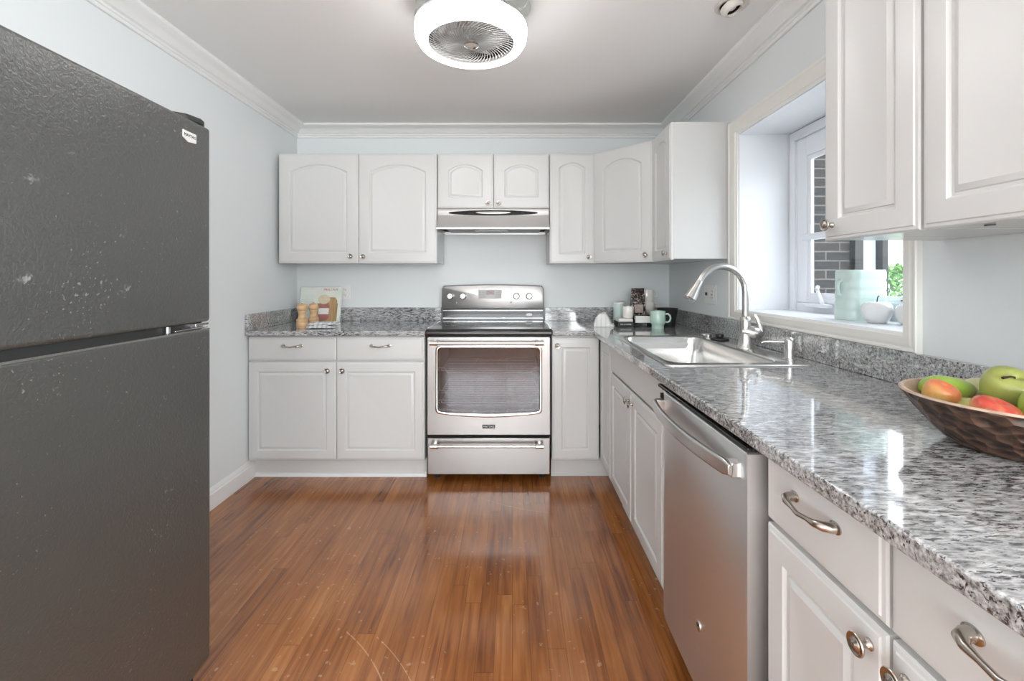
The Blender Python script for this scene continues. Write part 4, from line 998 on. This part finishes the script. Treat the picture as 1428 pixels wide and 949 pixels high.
# ------------------------------------------------------------------ coffee things on the right counter
def mug(label, loc, rz, mat, foot=True, r=.043, hh=.098, nm='coffee_mug', group=None):
    o = thing(nm, label, 'mug', loc, rz, group)
    if foot: pr = [(r*.78, 0), (r*.80, .003), (r*.80, .022), (r*.84, .024), (r*.98, .034), (r, .045), (r, hh-.002), (r-.001, hh), (r-.0035, hh), (r-.004, hh-.003), (r-.004, .035), (r*.7, .010), (.001, .008)]
    else: pr = [(r*.86, 0), (r*.9, .003), (r*.97, .02), (r, .04), (r, hh-.002), (r-.001, hh), (r-.0035, hh), (r-.004, hh-.003), (r-.004, .02), (r*.7, .008), (.001, .007)]
    obj('cup', MB().lathe(pr, None, 40), mat, o, smooth=45)
    hgt = MB().tube([(r-.002, 0, hh*.82), (r+.014, 0, hh*.84), (r+.026, 0, hh*.74), (r+.030, 0, hh*.58), (r+.024, 0, hh*.42), (r+.012, 0, hh*.35), (r-.002, 0, hh*.38)], [.0055]*7, 12, flat=.8)
    obj('handle', hgt, mat, o, smooth=60)
    return o
def pos(px, s): return (px-714.5)/s, 614/s     # used while laying out: image column at a given depth scale
tray = thing('black_caddy', 'low black caddy with a lettered front and a card frame, beside the green mug', 'caddy', (.780, 2.86, CT1+.001))
tb = MB().box(-.095, .010, 0, .006, 0, .034).box(-.095, .11, .11, .116, 0, .034).box(-.095, -.089, .006, .11, 0, .034).box(.104, .11, .006, .11, 0, .034).box(-.089, .104, .006, .11, 0, .004)
obj('box', tb, 'blackmat', tray, bevel=.001)
text('box_lettering', 'TEA & COFFEE', .011, 'silverprint', tray, Matrix.Translation((-.043, -.0002, .016)) @ FACE_Y)
cf = MB().box(.012, .125, -.006, .006, 0, .028).box(.012, .018, -.006, .006, .028, .078).box(.119, .125, -.006, .006, .028, .078).box(.018, .119, -.006, .006, .072, .078)
obj('card_frame', cf, 'black', tray, bevel=.001)
obj('card', MB().box(.018, .119, -.002, .002, .028, .072), 'paper', tray, smooth=0)
obj('shelf', MB().box(.028, .235, .117, .31, 0, .062), 'blackmat', tray, bevel=.002)
nap = MB().box(-.086, .006, .010, .10, .006, .052); tag(obj('napkin_stack', nap, 'paper', bevel=.003), 'stack of white paper napkins in the black caddy, under the small cup', 'napkins').location = (.780, 2.86, CT1+.001)
mug('pale green mug in the front, right of the black card frame', (.925, 2.80, CT1), -.25, 'mint', r=.047, hh=.110)
jar = thing('mint_jar', 'pale mint jar with a beige lid at the back, left of the coffee bag', 'jar', (.762, 3.14, CT1))
obj('body', MB().lathe([(.036, 0), (.040, .004), (.041, .03), (.041, .125), (.039, .132)], None, 36), 'mintpale', jar)
obj('lid', MB().lathe([(.043, .132), (.043, .144), (.040, .147), (.001, .148)], None, 36), 'cream', jar)
mug('small cream cup on the napkins in front of the coffee bag', (.768, 2.925, CT1+.0545), PI*.45, 'cream', False, r=.037, hh=.076)
mug('grey-cream mug, lower of the two stacked behind the green mug', (.955, 3.115, CT1+.0638), .15, 'creamgrey', False, r=.052, hh=.088)
mug('white mug, upper of the two stacked right of the coffee bag', (.948, 3.115, CT1+.1525), .05, 'cream', False, r=.050, hh=.084)
cb = thing('coffee_bag', 'black and silver patterned coffee bag standing behind the cups', 'coffee bag', (.858, 3.015, CT1+.0635), .08)
cr = []
for z, hw, hd in ((0, .044, .024), (.006, .046, .026), (.06, .047, .026), (.12, .046, .020), (.150, .045, .010), (.160, .045, .0025), (.186, .045, .002)):
    cr.append([(x, y, z) for x, y in rrect(-hw, hw, -hd, hd, min(.006, hd*.8), 3)])
obj('bag', MB().loft(cr), 'bag', cb, smooth=40)
obj('label_panel', MB().box(-.030, .028, -.0275, -.0255, .02, .075), plain('bag_label', (.42, .34, .30), .4, mottle=.6, mscale=50), cb)
pot = thing('black_pot', 'flared black pot in the counter corner behind the green mug', 'pot', (1.022, 2.90, CT1))
obj('bowl', MB().lathe([(.045, 0), (.047, .004), (.055, .06), (.066, .118), (.068, .121), (.063, .121), (.050, .06), (.040, .010), (.001, .008)], None, 40), 'blackmat', pot, smooth=45)
# draped cloth: folded napkin tent
cl = MB(); nx, ny = 16, 8
G0, G1 = [], []
for i in range(nx+1):
    f_ = i/nx; x = (f_-.5)*.12
    zz = .078*math.sin(PI*min(1, f_*1.15+.02))**.8 if f_*1.15+.02 < 1 else 0.0
    zz = max(zz, .004)+.016*f_*(1-f_)
    for G, dz in ((G0, .006), (G1, 0)):
        G.append([cl.bm.verts.new((x+.008*math.sin(j*.9), (j/ny-.5)*.12+.035*f_, (max(.002, zz+.006+.005*math.sin(j*1.3+i*.6)) if dz else .0004))) for j in range(ny+1)])
for i in range(nx):
    for j in range(ny):
        cl.face([G0[i][j], G0[i+1][j], G0[i+1][j+1], G0[i][j+1]]); cl.face([G1[i][j], G1[i][j+1], G1[i+1][j+1], G1[i+1][j]])
for i in range(nx): cl.face([G0[i][0], G1[i][0], G1[i+1][0], G0[i+1][0]]); cl.face([G0[i][ny], G0[i+1][ny], G1[i+1][ny], G1[i][ny]])
for j in range(ny): cl.face([G0[0][j], G0[0][j+1], G1[0][j+1], G1[0][j]]); cl.face([G0[nx][j], G1[nx][j], G1[nx][j+1], G0[nx][j+1]])
cn = obj('cloth_napkin', cl, 'cloth', smooth=60); cn.location = (.603, 2.90, CT1+.001); cn.rotation_euler = (0, 0, -.25)
tag(cn, 'rumpled white striped cloth napkin at the left end of the coffee things', 'napkin')

# ------------------------------------------------------------------ window sill things
SZ = WZ0
v = thing('ribbed_canister', 'pale mint ribbed ceramic canister with a side handle on the window sill', 'canister', (1.355, 1.715, SZ))
cr = []
for k in range(26):
    z = .197*k/25; a = .0775-.004*(k/25)+(.0 if (k % 5) else -.0016); a2 = .056+(.0 if (k % 5) else -.0016)
    if k == 0: a -= .003
    cr.append([(x, y, z) for x, y in rrect(-a, a, -a2, a2, .035, 8)])
cr.append([(x, y, .195) for x, y in rrect(-.068, .068, -.05, .05, .03, 8)]); cr.append([(x, y, .02) for x, y in rrect(-.068, .068, -.05, .05, .03, 8)])
obj('body', MB().loft(cr), 'mintpale', v, smooth=35)
obj('handle', MB().tube([(-.070, 0, .155), (-.083, 0, .150), (-.087, 0, .130), (-.084, 0, .105), (-.070, 0, .098)], .006, 12), 'mintpale', v, smooth=60)
def apple_profile(r, h):
    k = [(.001, .05), (.18, .015), (.34, .0), (.52, .03), (.70, .12), (.84, .26), (.94, .42), (.995, .58), (1.0, .70), (.965, .81), (.88, .90), (.74, .965), (.56, .998), (.38, 1.0), (.22, .97), (.10, .91), (.03, .87), (.001, .86)]
    return [(max(.0008, a*r), b*h) for a, b in k]
def apple(label, cat, loc, r, h, mat, rot=(0, 0, 0), stem=True, stemlean=(.01, 0), name='apple', group=None, stemlen=.022, mid=False):
    o = thing(name, label, cat, loc, 0, group); o.rotation_euler = rot
    T = Matrix.Translation((0, 0, -h/2 if mid else 0))
    obj('fruit', MB().lathe(apple_profile(r, h), T, 36), mat, o, smooth=80)
    if stem:
        st = obj('stem', MB().tube([(0, 0, h*.86), (stemlean[0]*.15, stemlean[1]*.15, h*.88+stemlen*.6), (stemlean[0]*.5, stemlean[1]*.5, h*.88+stemlen*.95), (stemlean[0], stemlean[1], h*.88+stemlen)], [.0016, .0016, .0017, .0024], 8), 'stem', o); st.data.transform(T)
    return o
apple('white glazed ceramic apple in front of the mint canister on the sill', 'ceramic apple', (1.318, 1.592, SZ), .0465, .080, 'whiteglaze', stemlean=(.008, 0), name='ceramic_apple', stemlen=.030)
apple('white ceramic apple mostly hidden behind the near window casing, stem showing', 'ceramic apple', (1.372, 1.520, SZ), .040, .074, 'whiteglaze', stemlean=(-.030, .0), name='ceramic_apple', stemlen=.022)

# ------------------------------------------------------------------ fruit bowl
BC = Vector((.930, .815, CT1+.001))
bw = thing('fruit_bowl', 'dark carved wooden bowl with pale rim, filled with fruit', 'bowl', BC)
nS, nR = 72, 26
BR, BH = .163, .092
def brad(z):
    f_ = z/BH; return .082+(BR-.082)*(f_**.75)
rings = []
for k in range(nR+1):
    z = BH*k/nR; row = []
    for i in range(nS):
        a = 2*PI*i/nS; row.append((brad(z)*math.cos(a), brad(z)*math.sin(a), z))
    rings.append(row)
mb = MB(); mb.loft(rings, True, False)
bo_ = obj('outside', mb, 'bowlwood', bw, smooth=80)
# hand-carved facets as displacement in the material
nt = M['bowlwood'].node_tree; b_ = nt.nodes['Principled BSDF']; tcn = N(nt, 'ShaderNodeTexCoord'); mpv = N(nt, 'ShaderNodeMapping'); mpv.inputs['Scale'].default_value = (1, 1, 1.5)
vo = N(nt, 'ShaderNodeTexVoronoi', feature='F1'); vo.inputs['Scale'].default_value = 36
nt.links.new(tcn.outputs['Object'], mpv.inputs[0]); nt.links.new(mpv.outputs[0], vo.inputs['Vector']); bp_ = N(nt, 'ShaderNodeBump'); bp_.inputs['Strength'].default_value = 1.0; bp_.inputs['Distance'].default_value = .016
nt.links.new(vo.outputs['Distance'], bp_.inputs['Height']); nt.links.new(bp_.outputs[0], b_.inputs['Normal'])
rz = ramp(nt, [(.25, (.35, .35, .35)), (.62, (1, 1, 1)), (.8, (1.0, 1.0, 1.0))]); nt.links.new(vo.outputs['Distance'], rz.inputs[0])
mm = N(nt, 'ShaderNodeMix', data_type='RGBA', blend_type='MULTIPLY'); mm.inputs['Factor'].default_value = 1
src = [l for l in nt.links if l.to_socket == b_.inputs['Base Color']][0].from_socket
nt.links.new(src, mm.inputs['A']); nt.links.new(rz.outputs[0], mm.inputs['B']); nt.links.new(mm.outputs['Result'], b_.inputs['Base Color'])
rim = MB().lathe([(BR-.0005, BH-.0005), (BR, BH+.001), (BR-.003, BH+.004), (BR-.009, BH+.003), (BR-.011, BH-.002), (brad(.06)-.010, .06), (brad(.03)-.010, .03), (.075, .012), (.001, .010)], None, 72, False, True)
obj('inside', rim, 'bowlrim', bw, smooth=50)
def pear(label, loc, L, r, mat, d, group=None):
    # pear lying with its axis along d
    o = thing('pear', label, 'pear', loc)
    zq = Vector(d).normalized(); Q = zq.to_track_quat('Z', 'Y').to_matrix().to_4x4()
    n = 20; P = []
    for i in range(n+1):
        f_ = i/n; a = PI*f_
        rr_ = r*math.sin(a)**.75*(1.0-.42*max(0, f_-.35)/.65) if 0 < f_ < 1 else .001
        P.append((max(.001, rr_), L*(1-math.cos(a))/2-r))
    obj('fruit', MB().lathe(P, Q, 32), mat, o, smooth=80)
    e1 = zq*(L-r); obj('stem', MB().tube([e1-zq*.004, e1+zq*.010+Vector((.001, 0, .002)), e1+zq*.024+Vector((.003, 0, .006))], [.002, .0016, .0022], 8), 'stem', o)
    return o
pear('bright green pear lying at the far left of the bowl', (.893, .930, .999), .108, .028, 'pear', (1, -.04, -.03))
apple('orange-blushed apple in front of the green pear', 'apple', (.866, .893, .994), .029, .050, 'orangeapple', rot=(.5, -.1, .6), stem=False, mid=True)
apple('large olive-green apple on top of the pile with a curved stem', 'apple', (.967, .860, 1.012), .041, .076, 'peargreen', rot=(.55, -.10, 0), stemlean=(-.034, -.004), stemlen=.012, mid=True)
apple('red striped apple at the front of the bowl below the olive-green apple', 'apple', (.862, .790, .984), .034, .058, 'redapple', rot=(.35, .12, .3), stem=False, mid=True)
pear('pale yellow pear behind the olive-green apple', (.995, .938, .990), .075, .030, 'palefruit', (.7, -.1, .1))
apple('yellow-green apple low between the orange-blushed and red apples', 'apple', (.903, .865, .963), .031, .056, 'pearpale', rot=(.1, 0, 0), stem=False, mid=True)
apple('bright green apple at the right edge of the photo in the bowl', 'apple', (.936, .780, .998), .029, .056, 'pear', rot=(.2, .2, 0), stem=False, mid=True)
